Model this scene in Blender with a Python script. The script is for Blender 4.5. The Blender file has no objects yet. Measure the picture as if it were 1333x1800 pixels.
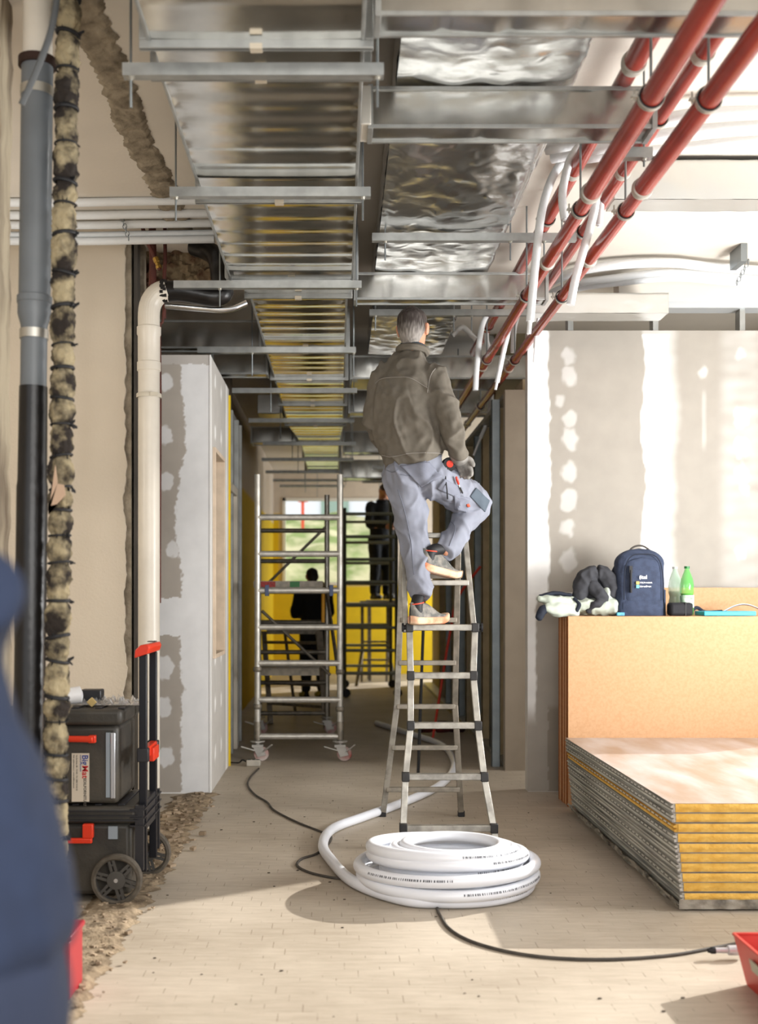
import bpy, bmesh, math, random
from mathutils import Vector, noise, Matrix
random.seed(7)
S = bpy.context.scene
COL = S.collection
HC = 1.32; F = 2000.0; CX = 595.0; CY = 1050.0
def P(px, py, Y):
    return Vector(((px-CX)*Y/F, Y, HC+(CY-py)*Y/F))
# ---------------- camera
cam = bpy.data.cameras.new('camera'); co = bpy.data.objects.new('camera', cam); COL.objects.link(co)
co.location = (0, 0, HC); co.rotation_euler = (math.pi/2, 0, 0)
cam.sensor_fit = 'VERTICAL'; cam.sensor_height = 36; cam.lens = 40
cam.shift_x = (666.5-CX)/1800; cam.shift_y = (CY-900)/1800
cam.clip_start = .05
cam.dof.use_dof = True; cam.dof.focus_distance = 6.1; cam.dof.aperture_fstop = 2.0
S.camera = co
# ---------------- world, sun, windows' light, added fill lamps
w = bpy.data.worlds.new('world'); S.world = w; w.use_nodes = True
wn = w.node_tree; bg = wn.nodes['Background']
sky = wn.nodes.new('ShaderNodeTexSky'); sky.sky_type = 'HOSEK_WILKIE'; sky.turbidity = 4; sky.ground_albedo = .6
sky.sun_direction = Vector((1.75, 1.15, 1.0)).normalized()
mx = wn.nodes.new('ShaderNodeMix'); mx.data_type = 'RGBA'; mx.inputs[0].default_value = .85
wn.links.new(sky.outputs[0], mx.inputs[6]); mx.inputs[7].default_value = (.97, .98, 1, 1)
wn.links.new(mx.outputs[2], bg.inputs[0]); bg.inputs[1].default_value = 1.15
sun = bpy.data.lights.new('sun', 'SUN'); sun.energy = 4.6; sun.color = (1, .96, .9); sun.angle = .012
so = bpy.data.objects.new('sun', sun); COL.objects.link(so)
so.rotation_euler = Vector((1.75, 1.15, 1.0)).to_track_quat('Z', 'Y').to_euler()
def area(name, loc, target, sx, sy, e, col=(1, 1, 1), spread=math.pi):
    l = bpy.data.lights.new(name, 'AREA'); l.shape = 'RECTANGLE'; l.size = sx; l.size_y = sy; l.energy = e; l.color = col; l.spread = spread
    o = bpy.data.objects.new(name, l); COL.objects.link(o); o.location = loc
    o.rotation_euler = (Vector(loc)-Vector(target)).to_track_quat('Z', 'Y').to_euler(); return o
area('window_light_right', (3.45, 4.6, 1.75), (1.6, 7.6, 1.7), .7, .7, 34, (1, .98, .95))
area('window_light_ceiling', (3.45, 5.2, 1.4), (0.6, 5.8, 3.4), 1.6, .8, 105, (1, .99, .97))
area('fill_light_front', (.8, -.8, 2.3), (.2, 6, 1.6), 3.2, 1.8, 70, (1, .97, .93))  # added broad fill from behind the camera, no window there
area('fill_light_room', (-2.9, 4.6, 2.2), (-1.6, 6.9, 1.6), .9, .9, 14, (1, .93, .82))  # added fill lamp for the cream side room, no window behind it
area('fill_light_rear', (3.3, 18.2, 1.9), (-.6, 19.2, 1.2), 1.4, 1.6, 50, (.9, .96, 1))  # unseen lamp added to brighten the yellow end wall
area('window_light_corridor', (2.6, 8.25, 2.5), (-.8, 8.3, .2), .4, .7, 14, (1, .95, .88))
S.view_settings.view_transform = 'Standard'; S.view_settings.look = 'None'; S.view_settings.gamma = 1
S.view_settings.exposure = .55
try: S.view_settings.use_curve_mapping = False
except Exception: pass
S.cycles.max_bounces = 8; S.cycles.diffuse_bounces = 4; S.cycles.glossy_bounces = 5; S.cycles.transmission_bounces = 8
S.cycles.sample_clamp_indirect = 6; S.cycles.use_denoising = True; S.cycles.caustics_reflective = False; S.cycles.caustics_refractive = False

# ---------------- materials
def lin(h):
    h = h.lstrip('#'); c = [int(h[i:i+2], 16)/255 for i in (0, 2, 4)]
    return tuple((x/12.92 if x <= .04045 else ((x+.055)/1.055)**2.4) for x in c)+(1,)
MATS = {}
def mat(name, col, rough=.6, metal=0, var=0, vscale=8, bump=0, bscale=40, col2=None, spec=.5, aniso=None, trans=0, emit=0, detail=6, stretch=None, thr=(.4, .65), alpha=1, ior=1.45, sub=0):
    if name in MATS: return MATS[name]
    m = bpy.data.materials.new(name); m.use_nodes = True; n = m.node_tree; b = n.nodes['Principled BSDF']
    c = lin(col) if isinstance(col, str) else col
    b.inputs['Base Color'].default_value = c; b.inputs['Roughness'].default_value = rough; b.inputs['Metallic'].default_value = metal
    b.inputs['Specular IOR Level'].default_value = spec; b.inputs['Transmission Weight'].default_value = trans; b.inputs['IOR'].default_value = ior; b.inputs['Alpha'].default_value = alpha
    if emit: b.inputs['Emission Color'].default_value = c; b.inputs['Emission Strength'].default_value = emit
    tc = None
    def coord():
        nonlocal tc
        if tc is None:
            tc = n.nodes.new('ShaderNodeTexCoord')
            mp = n.nodes.new('ShaderNodeMapping'); n.links.new(tc.outputs['Object'], mp.inputs[0])
            if stretch: mp.inputs['Scale'].default_value = stretch
            tc = mp
        return tc.outputs[0]
    if col2 or var:
        t = n.nodes.new('ShaderNodeTexNoise'); t.inputs['Scale'].default_value = vscale; t.inputs['Detail'].default_value = detail
        n.links.new(coord(), t.inputs['Vector'])
        r = n.nodes.new('ShaderNodeMapRange'); n.links.new(t.outputs['Fac'], r.inputs[0]); r.inputs[1].default_value = thr[0]; r.inputs[2].default_value = thr[1]
        x = n.nodes.new('ShaderNodeMix'); x.data_type = 'RGBA'; n.links.new(r.outputs[0], x.inputs[0])
        x.inputs[6].default_value = c
        x.inputs[7].default_value = (lin(col2) if col2 else tuple(min(1, v*(1-var)) for v in c[:3])+(1,))
        n.links.new(x.outputs[2], b.inputs['Base Color'])
    if bump:
        t = n.nodes.new('ShaderNodeTexNoise'); t.inputs['Scale'].default_value = bscale; t.inputs['Detail'].default_value = 4
        n.links.new(coord(), t.inputs['Vector'])
        bp = n.nodes.new('ShaderNodeBump'); bp.inputs['Strength'].default_value = bump; bp.inputs['Distance'].default_value = .01
        n.links.new(t.outputs['Fac'], bp.inputs['Height']); n.links.new(bp.outputs[0], b.inputs['Normal'])
    MATS[name] = m; return m

M_duct = mat('galvanised_sheet', '#dcdad4', .15, 1, var=.18, vscale=5, bump=.12, bscale=3, stretch=(1, 1, 1))
M_ductside = mat('galvanised_panel', '#c2c1bc', .24, 1, var=.3, vscale=3, bump=.15, bscale=4)
M_rail = mat('galvanised_rail', '#aeb0ae', .45, .85, var=.2, vscale=12)
M_rod = mat('zinc_rod', '#8d9396', .4, .9)
M_foil = mat('aluminium_foil', '#d8dadb', .22, 1, var=.12, vscale=9)
M_red = mat('red_pipe', '#97372c', .24, .0, var=.25, vscale=5, spec=.6)
M_redold = mat('old_red_pipe', '#5a2a20', .6, 0, var=.4, vscale=10)
M_clampm = mat('clamp_metal', '#b9b6ad', .4, .8)
M_rubber = mat('black_rubber', '#17171a', .6)
M_whitepl = mat('white_plastic', '#e9ebee', .35)
M_whitetube = mat('white_insulation', '#dfe2e4', .5, bump=.25, bscale=60)
M_pvc = mat('cream_pvc', '#d9d2c5', .35, var=.12, vscale=4)
M_greypvc = mat('grey_pvc', '#6b7074', .38, var=.25, vscale=3)
M_black = mat('black_pipe_mat', '#191717', .3, var=.4, vscale=8, bump=.1)
M_alu = mat('aluminium', '#cdcac2', .36, .6, var=.25, vscale=14)
M_alud = mat('worn_aluminium', '#8f887c', .5, .6, var=.35, vscale=18)
M_yellow = mat('yellow_paint', '#e3c21c', .7, var=.12, vscale=2)
M_cream = mat('cream_plaster', '#cfc3b1', .9, var=.1, vscale=1.3, bump=.2, bscale=60)
M_ceil = mat('ceiling_plaster', '#dcd5ca', .9, var=.07, vscale=1.5, bump=.1)
M_conc = mat('raw_concrete', '#9c917f', .95, col2='#73695a', vscale=9, bump=1, bscale=30)
M_dark = mat('dark_void', '#2b2621', .9, var=.5, vscale=6, bump=.5)
M_brown = mat('beige_rear', '#a39480', .9, var=.2, vscale=2)
M_board = mat('orange_board', '#c79d76', .75, col2='#c0956c', vscale=70, thr=(.4, .65), bump=.08, bscale=150)
M_boardedge = mat('board_edge', '#9c5a22', .8, var=.3, vscale=30, stretch=(1, 1, 6))
M_foam = mat('yellow_foam', '#e0b65c', .9, col2='#cc9838', vscale=14, bump=.5, bscale=60, thr=(.45, .7))
M_navy = mat('navy_fabric', '#39435a', .85, var=.25, vscale=30, bump=.3, bscale=200)

# ---------------- mesh helper
class MB:
    def __init__(s): s.v = []; s.f = []; s.m = []
    def quad(s, pts, mi=0):
        k = len(s.v); s.v += [Vector(p) for p in pts]; s.f.append(tuple(range(k, k+len(pts)))); s.m.append(mi); return s
    def box(s, a, b, mi=0):
        x0, y0, z0 = (min(a[i], b[i]) for i in range(3)); x1, y1, z1 = (max(a[i], b[i]) for i in range(3)); k = len(s.v)
        s.v += [Vector(p) for p in ((x0,y0,z0),(x1,y0,z0),(x1,y1,z0),(x0,y1,z0),(x0,y0,z1),(x1,y0,z1),(x1,y1,z1),(x0,y1,z1))]
        for q in ((0,3,2,1),(4,5,6,7),(0,1,5,4),(1,2,6,5),(2,3,7,6),(3,0,4,7)): s.f.append(tuple(k+i for i in q)); s.m.append(mi)
        return s
    def bar(s, a, b, w, h, mi=0, up=(0,0,1)):
        a = Vector(a); b = Vector(b); d = (b-a).normalized(); u = Vector(up)
        if abs(d.dot(u)) > .98: u = Vector((0,1,0))
        r = d.cross(u).normalized()*w/2; u = r.cross(d).normalized()*h/2; k = len(s.v)
        for p in (a, b): s.v += [p-r-u, p+r-u, p+r+u, p-r+u]
        for q in ((0,1,2,3),(7,6,5,4),(0,4,5,1),(1,5,6,2),(2,6,7,3),(3,7,4,0)): s.f.append(tuple(k+i for i in q)); s.m.append(mi)
        return s
    def tube(s, pts, r, seg=12, cap=True, mi=0, smooth=0, closed=False, rfun=None):
        pts = [Vector(p) for p in pts]
        if smooth: pts = cat(pts, smooth, closed)
        n = len(pts); k = len(s.v); nrm = None
        for i, p in enumerate(pts):
            if closed: t = (pts[(i+1) % n]-pts[i-1]).normalized()
            else: t = (pts[min(i+1, n-1)]-pts[max(i-1, 0)]).normalized()
            if nrm is None:
                nrm = t.orthogonal().normalized()
            else:
                nrm = (nrm-t*nrm.dot(t)); nrm = nrm.normalized() if nrm.length > 1e-6 else t.orthogonal().normalized()
            bn = t.cross(nrm); rr = r[i] if isinstance(r, (list, tuple)) else (rfun(i/(n-1)) if rfun else r)
            for j in range(seg):
                a = 2*math.pi*j/seg; s.v.append(p+(nrm*math.cos(a)+bn*math.sin(a))*rr)
        rings = n if closed else n-1
        for i in range(rings):
            for j in range(seg):
                a = k+i*seg+j; b = k+i*seg+(j+1) % seg; c = k+((i+1) % n)*seg+(j+1) % seg; d = k+((i+1) % n)*seg+j
                s.f.append((a, b, c, d)); s.m.append(mi)
        if cap and not closed:
            s.f.append(tuple(k+j for j in reversed(range(seg)))); s.m.append(mi)
            s.f.append(tuple(k+(n-1)*seg+j for j in range(seg))); s.m.append(mi)
        return s
    def lathe(s, prof, origin, axis=(0,0,1), seg=24, mi=0, cap=True):
        axis = Vector(axis).normalized(); u = axis.orthogonal().normalized(); w_ = axis.cross(u); o = Vector(origin); k = len(s.v)
        for r, h in prof:
            for j in range(seg):
                a = 2*math.pi*j/seg; s.v.append(o+axis*h+(u*math.cos(a)+w_*math.sin(a))*r)
        for i in range(len(prof)-1):
            for j in range(seg):
                s.f.append((k+i*seg+j, k+i*seg+(j+1) % seg, k+(i+1)*seg+(j+1) % seg, k+(i+1)*seg+j)); s.m.append(mi)
        if cap:
            s.f.append(tuple(k+j for j in reversed(range(seg)))); s.m.append(mi)
            s.f.append(tuple(k+(len(prof)-1)*seg+j for j in range(seg))); s.m.append(mi)
        return s
    def prism(s, poly, vec, mi=0):
        k = len(s.v); n = len(poly); vec = Vector(vec)
        s.v += [Vector(p) for p in poly]+[Vector(p)+vec for p in poly]
        s.f.append(tuple(k+i for i in reversed(range(n)))); s.m.append(mi); s.f.append(tuple(k+n+i for i in range(n))); s.m.append(mi)
        for i in range(n): s.f.append((k+i, k+(i+1) % n, k+n+(i+1) % n, k+n+i)); s.m.append(mi)
        return s
    def grid(s, fn, nu, nv, mi=0):
        k = len(s.v)
        for i in range(nu+1):
            for j in range(nv+1): s.v.append(Vector(fn(i/nu, j/nv)))
        for i in range(nu):
            for j in range(nv):
                a = k+i*(nv+1)+j; s.f.append((a, a+nv+1, a+nv+2, a+1)); s.m.append(mi)
        return s
    def map(s, fn): s.v = [Vector(fn(v)) for v in s.v]; return s
    def build(s, name, mats, parent=None, bev=0, ang=35, smooth=True, recalc=True):
        me = bpy.data.meshes.new(name)
        o = bpy.data.objects.new(name, me); COL.objects.link(o)
        org = Vector((0, 0, 0))
        if parent is not None:
            o.parent = parent; org = ORG[parent.name]; ORG[o.name] = org
        else:
            lo = [min(v[i] for v in s.v) for i in range(3)]; hi = [max(v[i] for v in s.v) for i in range(3)]
            org = Vector(((lo[0]+hi[0])/2, (lo[1]+hi[1])/2, lo[2])); o.location = org; ORG[o.name] = org
        me.from_pydata([v-org for v in s.v], [], s.f)
        if not isinstance(mats, (list, tuple)): mats = [mats]
        for m in mats: me.materials.append(m)
        me.polygons.foreach_set('material_index', s.m)
        if recalc:
            bm = bmesh.new(); bm.from_mesh(me); bmesh.ops.recalc_face_normals(bm, faces=bm.faces); bm.to_mesh(me); bm.free()
        if smooth:
            me.shade_smooth(); me.set_sharp_from_angle(angle=math.radians(ang))
        if bev:
            b = o.modifiers.new('edge', 'BEVEL'); b.width = bev; b.segments = 2; b.limit_method = 'ANGLE'
        me.update(); return o
ORG = {}
def cat(pts, k, closed=False):
    out = []; n = len(pts)
    rng = range(n if closed else n-1)
    for i in rng:
        p0 = pts[i-1] if (i or closed) else pts[0]*2-pts[1]; p1 = pts[i]; p2 = pts[(i+1) % n]
        p3 = pts[(i+2) % n] if (closed or i+2 < n) else p2*2-p1
        for j in range(k):
            t = j/k; out.append(.5*((2*p1)+(p2-p0)*t+(2*p0-5*p1+4*p2-p3)*t*t+(3*p1-p0-3*p2+p3)*t**3))
    if not closed: out.append(pts[-1])
    return out
def tag(o, label=None, cat_=None, group=None, kind=None):
    if label: o['label'] = label
    if cat_: o['category'] = cat_
    if group: o['group'] = group
    if kind: o['kind'] = kind
    return o
def thing(name, label, cat_, loc, group=None):
    o = bpy.data.objects.new(name, None); COL.objects.link(o); o.location = loc; o.empty_display_size = .05
    ORG[o.name] = Vector(loc); return tag(o, label, cat_, group)
def struct(o): o['kind'] = 'structure'; return o
def copy_tree(o, delta, label=None, parent=None):
    c = o.copy(); COL.objects.link(c)
    if parent is not None: c.parent = parent
    else: c.location = o.location+Vector(delta); ORG[c.name] = ORG[o.name]+Vector(delta)
    if label: c['label'] = label
    for ch in list(o.children): copy_tree(ch, delta, None, c)
    return c
def nz(v, s=1.0, seed=0.0): return noise.noise(Vector((v[0]*s+seed, v[1]*s+seed*.7, v[2]*s-seed)))
def text(body, size, loc, m, parent, name='lettering', rot=(math.pi/2, 0, 0), align='LEFT', depth=.0006, bold=0):
    c = bpy.data.curves.new('t', 'FONT'); c.body = body; c.size = size; c.extrude = depth; c.align_x = align; c.align_y = 'CENTER'; c.offset = bold
    t = bpy.data.objects.new('t', c); COL.objects.link(t)
    dg = bpy.context.evaluated_depsgraph_get(); me = bpy.data.meshes.new_from_object(t.evaluated_get(dg))
    bpy.data.objects.remove(t); me.materials.clear(); me.materials.append(m)
    o = bpy.data.objects.new(name, me); COL.objects.link(o)
    o.rotation_euler = rot; o.parent = parent; o.location = Vector(loc)-ORG[parent.name]; return o
# garment and body surfaces: capped elliptical lofts fused into one surface
def loft(mb, pts, rad, side=(1, 0, 0), seg=18, sm=4, cap=.7):
    pts = [Vector(p) for p in pts]; rad = [(r, r) if not isinstance(r, tuple) else r for r in rad]
    if sm > 1:
        R = [Vector((a, b, 0)) for a, b in rad]; pts = cat(pts, sm); R = cat(R, sm); rad = [(max(.002, v.x), max(.002, v.y)) for v in R]
    if cap:
        t0 = (pts[0]-pts[1]).normalized(); t1 = (pts[-1]-pts[-2]).normalized(); r0 = rad[0]; r1 = rad[-1]; m0 = min(r0)*cap; m1 = min(r1)*cap
        for k, sc in ((.5, .86), (.85, .5), (1., .12)):
            pts.insert(0, pts[0]*0+(P0 if k != .5 else pts[0])+t0*0) if False else None
        a = pts[0].copy(); b = pts[-1].copy()
        for k, sc in ((.5, .87), (.85, .53), (1., .1)):
            pts.insert(0, a+t0*m0*k); rad.insert(0, (r0[0]*sc, r0[1]*sc)); pts.append(b+t1*m1*k); rad.append((r1[0]*sc, r1[1]*sc))
    k = len(mb.v); n = len(pts); side = Vector(side)
    for i, p in enumerate(pts):
        t = (pts[min(i+1, n-1)]-pts[max(i-1, 0)]).normalized(); u = side-t*side.dot(t)
        u = u.normalized() if u.length > .05 else t.orthogonal().normalized(); v = t.cross(u)
        for j in range(seg):
            a = 2*math.pi*j/seg; mb.v.append(p+u*math.cos(a)*rad[i][0]+v*math.sin(a)*rad[i][1])
    for i in range(n-1):
        for j in range(seg): mb.f.append((k+i*seg+j, k+i*seg+(j+1) % seg, k+(i+1)*seg+(j+1) % seg, k+(i+1)*seg+j)); mb.m.append(0)
    mb.f.append(tuple(k+j for j in reversed(range(seg)))); mb.m.append(0); mb.f.append(tuple(k+(n-1)*seg+j for j in range(seg))); mb.m.append(0)
    return mb
def fuse(mb, name, m, parent=None, voxel=.009, smooth=4, disp=None, colfn=None):
    o = mb.build(name, m, parent, smooth=False)
    r = o.modifiers.new('r', 'REMESH'); r.mode = 'VOXEL'; r.voxel_size = voxel
    if smooth: s_ = o.modifiers.new('s', 'SMOOTH'); s_.factor = .5; s_.iterations = smooth
    dg = bpy.context.evaluated_depsgraph_get(); me = bpy.data.meshes.new_from_object(o.evaluated_get(dg))
    o.modifiers.clear(); old = o.data; o.data = me; bpy.data.meshes.remove(old)
    if disp:
        me.update(); org = ORG[o.name]; new = []
        for v in me.vertices: new.append(v.co+v.normal*disp(v.co+org, v.normal))
        for v, c in zip(me.vertices, new): v.co = c
    me.shade_smooth(); me.update(); return o
# ================= the setting
def vmask_mat(name, c0, c1, c2=None, rough=.85, bump=.1):
    m = bpy.data.materials.new(name); m.use_nodes = True; n = m.node_tree; b = n.nodes['Principled BSDF']; b.inputs['Roughness'].default_value = rough
    a = n.nodes.new('ShaderNodeVertexColor'); a.layer_name = 'finish'; sp = n.nodes.new('ShaderNodeSeparateColor'); n.links.new(a.outputs[0], sp.inputs[0])
    x = n.nodes.new('ShaderNodeMix'); x.data_type = 'RGBA'; x.inputs[6].default_value = lin(c0); x.inputs[7].default_value = lin(c1)
    n.links.new(sp.outputs[0], x.inputs[0]); last = x
    if c2:
        y = n.nodes.new('ShaderNodeMix'); y.data_type = 'RGBA'; n.links.new(x.outputs[2], y.inputs[6]); y.inputs[7].default_value = lin(c2)
        n.links.new(sp.outputs[1], y.inputs[0]); last = y
    tc = n.nodes.new('ShaderNodeTexCoord'); t = n.nodes.new('ShaderNodeTexNoise'); t.inputs['Scale'].default_value = 7; t.inputs['Detail'].default_value = 8
    n.links.new(tc.outputs['Object'], t.inputs[0]); h = n.nodes.new('ShaderNodeHueSaturation')
    r = n.nodes.new('ShaderNodeMapRange'); n.links.new(t.outputs[0], r.inputs[0]); r.inputs[1].default_value = .3; r.inputs[2].default_value = .7; r.inputs[3].default_value = .94; r.inputs[4].default_value = 1.04
    n.links.new(r.outputs[0], h.inputs['Value']); n.links.new(last.outputs[2], h.inputs['Color']); n.links.new(h.outputs[0], b.inputs['Base Color'])
    return m
def sst(a, b, x): t = max(0, min(1, (x-a)/(b-a))); return t*t*(3-2*t)
def masked(o, fn):
    me = o.data; ca = me.color_attributes.new('finish', 'FLOAT_COLOR', 'POINT'); org = ORG[o.name]
    for i, v in enumerate(me.vertices): c = fn(v.co+org); ca.data[i].color = (c[0], c[1] if len(c) > 1 else 0, 0, 1)
M_dry = vmask_mat('plasterboard_with_filler', '#aea69c', '#e6e6e6')
M_dry2 = vmask_mat('plasterboard_pale', '#c2beb8', '#f0efec')
M_yw = vmask_mat('painted_end_wall', '#cdbfae', '#e2bf17', '#b9ab98')
def rag(v, s=6, a=1, seed=0):
    return a*(noise.fractal(Vector((v[0]*s+seed, v[1]*s, v[2]*s)), .8, 2.0, 5))
# floor
def floor_mat():
    m = bpy.data.materials.new('worn_floor'); m.use_nodes = True; n = m.node_tree; b = n.nodes['Principled BSDF']; b.inputs['Roughness'].default_value = .55
    N = n.nodes.new; L = n.links.new
    tc = N('ShaderNodeTexCoord'); mp = N('ShaderNodeMapping'); L(tc.outputs['Object'], mp.inputs[0])
    n1 = N('ShaderNodeTexNoise'); n1.inputs['Scale'].default_value = 1.6; n1.inputs['Detail'].default_value = 10; L(mp.outputs[0], n1.inputs[0])
    mp2 = N('ShaderNodeMapping'); mp2.inputs['Scale'].default_value = (1.2, 9, 1); L(tc.outputs['Object'], mp2.inputs[0])
    n2 = N('ShaderNodeTexNoise'); n2.inputs['Scale'].default_value = 5; n2.inputs['Detail'].default_value = 8; n2.inputs['Roughness'].default_value = .7; L(mp2.outputs[0], n2.inputs[0])
    cr = N('ShaderNodeValToRGB'); cr.color_ramp.elements[0].position = .3; cr.color_ramp.elements[0].color = lin('#948877'); cr.color_ramp.elements[1].position = .72; cr.color_ramp.elements[1].color = lin('#c6bbab')
    ad = N('ShaderNodeMath'); ad.operation = 'MULTIPLY_ADD'; ad.inputs[1].default_value = .5; L(n2.outputs[0], ad.inputs[0])
    h = N('ShaderNodeMath'); h.operation = 'MULTIPLY'; h.inputs[1].default_value = .5; L(n1.outputs[0], h.inputs[0]); L(h.outputs[0], ad.inputs[2]); L(ad.outputs[0], cr.inputs[0])
    sx = N('ShaderNodeSeparateXYZ'); L(mp.outputs[0], sx.inputs[0])
    def M(op, a, b=None, c=None):
        q = N('ShaderNodeMath'); q.operation = op
        for i_, v_ in enumerate((a, b, c)):
            if v_ is None: continue
            if isinstance(v_, (int, float)): q.inputs[i_].default_value = v_
            else: L(v_, q.inputs[i_])
        return q.outputs[0]
    ry = M('DIVIDE', sx.outputs[1], .083); row = M('FLOOR', ry); fy = M('FRACT', ry)
    fx = M('FRACT', M('ADD', M('DIVIDE', sx.outputs[0], .125), M('MULTIPLY', row, .383)))
    line = M('LESS_THAN', fx, .022); keep = M('LESS_THAN', fy, .85); side_ = M('MULTIPLY', line, keep)
    hl = M('MULTIPLY', M('LESS_THAN', fy, .03), M('LESS_THAN', fx, .3)); fac = M('MAXIMUM', side_, M('MULTIPLY', hl, .5))
    n3 = N('ShaderNodeTexNoise'); n3.inputs['Scale'].default_value = 14; n3.inputs['Detail'].default_value = 3; L(mp.outputs[0], n3.inputs[0])
    r3 = N('ShaderNodeMapRange'); r3.inputs[1].default_value = .44; r3.inputs[2].default_value = .6; r3.inputs[4].default_value = .85; L(n3.outputs[0], r3.inputs[0])
    mu = N('ShaderNodeMath'); mu.operation = 'MULTIPLY'; L(fac, mu.inputs[0]); L(r3.outputs[0], mu.inputs[1])
    mx_ = N('ShaderNodeMix'); mx_.data_type = 'RGBA'; L(mu.outputs[0], mx_.inputs[0]); L(cr.outputs[0], mx_.inputs[6]); mx_.inputs[7].default_value = lin('#6a5b48')
    n4 = N('ShaderNodeTexNoise'); n4.inputs['Scale'].default_value = 55; n4.inputs['Detail'].default_value = 2; L(mp2.outputs[0], n4.inputs[0])
    r4 = N('ShaderNodeMapRange'); r4.inputs[1].default_value = .68; r4.inputs[2].default_value = .74; r4.inputs[4].default_value = .55; L(n4.outputs[0], r4.inputs[0])
    m2 = N('ShaderNodeMix'); m2.data_type = 'RGBA'; L(r4.outputs[0], m2.inputs[0]); L(mx_.outputs[2], m2.inputs[6]); m2.inputs[7].default_value = lin('#8a7a64')
    L(m2.outputs[2], b.inputs['Base Color'])
    bp = N('ShaderNodeBump'); bp.inputs['Strength'].default_value = .15; bp.inputs['Distance'].default_value = .004; L(n2.outputs[0], bp.inputs['Height']); L(bp.outputs[0], b.inputs['Normal'])
    return m
struct(MB().box((-4, -1.5, -.1), (3.7, 19.7, 0)).build('floor', floor_mat()))
ce = MB().box((-4, -.2, 3.5), (3.7, 19.7, 3.62)).build('ceiling', M_ceil); struct(ce)
# wall of the side room beyond the demolished partition
e = MB()
XE = -1.276
def edge_x(z): return XE-.02+rag((0, 0, z), 5, .022, 3)
N_ = 180; zs = [3.5*i/N_ for i in range(N_+1)]
pl = MB()
pl.grid(lambda u, v: ((-4 if u == 0 else edge_x(3.5*v)), 6.9, 3.5*v), 1, N_)
pl.grid(lambda u, v: (edge_x(3.5*v), 6.9+.025*u, 3.5*v), 1, N_)
struct(pl.build('wall_left_room', M_cream))
struct(MB().box((-4, 6.925, 0), (-1.262, 7.1, 3.5)).box((-1.262, 7.03, 0), (-1.2, 7.1, 3.5)).build('wall_left_room_core', M_conc))
struct(MB().box((-1.248, 6.94, 0), (-1.225, 7.03, 3.5)).build('trim_1', mat('dark_door_jamb', '#4b4640', .6, var=.4, vscale=12, stretch=(3, 3, .4))))
struct(MB().box((-4.12, -.5, 0), (-4, 19.7, 3.5)).build('wall_left', M_cream))
# stub of the old wall beside the grey stack
sw = MB()
sw.grid(lambda u, v: (-1.6+u*.39+.012*rag((u, 0, v*8), 2.5, 1, 8), 4.05+.03*rag((u*3, 0, v*8), 2, 1, 1), 3.5*v), 14, 120)
sw.grid(lambda u, v: (-1.21+.012*rag((1, 0, v*8), 2.5, 1, 8), 4.05+.15*u+(.03*rag((3, 0, v*8), 2, 1, 1) if u == 0 else 0), 3.5*v), 4, 120)
struct(sw.build('wall_left_stub', mat('broken_plaster', '#b3a790', .95, col2='#5b4c3e', vscale=3, stretch=(3, 3, .5), bump=1, bscale=25)))
# white filler plasterboard wall at the corridor mouth
YS = 7.65
def m_stub(p):
    px = CX+p.x*F/p.y; py = CY-(p.z-HC)*F/p.y
    e_ = 318+20*noise.noise(Vector((py*.006, 3, 0)))+7*noise.noise(Vector((py*.05, 9, 0)))+4*noise.noise(Vector((py*.2, px*.2, 0)))
    m = sst(e_-2, e_+2, px)
    if abs(py-1084) < 33+4*noise.noise(Vector((px*.06, 1, 0))): m = 1
    if py < 640+5*noise.noise(Vector((px*.1, 5, 0))): m = .25
    for bx, by, br_ in ((291, 672, 13), (290, 766, 14), (292, 846, 14), (303, 965, 12), (289, 1174, 17), (287, 1243, 15), (292, 1330, 15), (288, 610, 10)):
        d = math.hypot(px-bx, (py-by)*.8)+4*noise.noise(Vector((px*.12, py*.12, 2)))
        m = max(m, .8*sst(br_+1, br_-2, d))
    return (m,)
X0, X1 = -1.24, -.86
g = MB().grid(lambda u, v: (X0+(X1-X0)*u, YS, .01+2.94*v), 70, 440)
o = g.build('wall_left_corridor_front', M_dry); masked(o, m_stub); struct(o)
struct(MB().box((-1.24, YS+.003, 0), (X1-.003, YS+.11, 2.95)).build('wall_left_corridor_core', M_dry2))
struct(MB().box((X1-.006, YS-.004, .01), (X1+.004, YS+.01, 2.95)).build('trim_2', mat('corner_bead', '#f0efed', .7)))
# corridor side, with the framed opening
def m_side(p):
    y, z = p.y, p.z
    m = sst(.1, .04, y-YS+.03*noise.noise(Vector((0, z*3, 1))))
    m = max(m, sst(.09, .05, abs(y-8.75)+.03*noise.noise(Vector((4, z*4, 1)))))
    for k in range(9):
        for yy in (7.95, 8.35, 9.35, 9.8):
            zz = .25+k*.32+.1*noise.noise(Vector((yy*3, k, 0)))
            d = math.hypot((y-yy)*1.0, z-zz)+.02*noise.noise(Vector((y*20, z*20, 0))); m = max(m, .9*sst(.06, .04, d))
    return (m,)
oy0, oy1, oz0, oz1 = 7.82, 8.42, .93, 2.32
sd = MB()
for (a, b_, c, d) in ((YS, oy0, 0, 2.95), (oy1, 8.93, 0, 2.95), (oy0, oy1, 0, oz0), (oy0, oy1, oz1, 2.95)):
    sd.grid(lambda u, v: (X1, a+(b_-a)*u, c+(d-c)*v), max(2, int((b_-a)/.03)), max(4, int((d-c)/.03)))
o = sd.build('wall_left_corridor', M_dry2); masked(o, m_side); struct(o)
struct(MB().box((X1-.12, oy0, oz0), (X1-.10, oy1, oz1)).build('window_1', mat('film_covered_pane', '#8f8a80', .25, var=.2, vscale=8)))
fr = MB()
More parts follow.
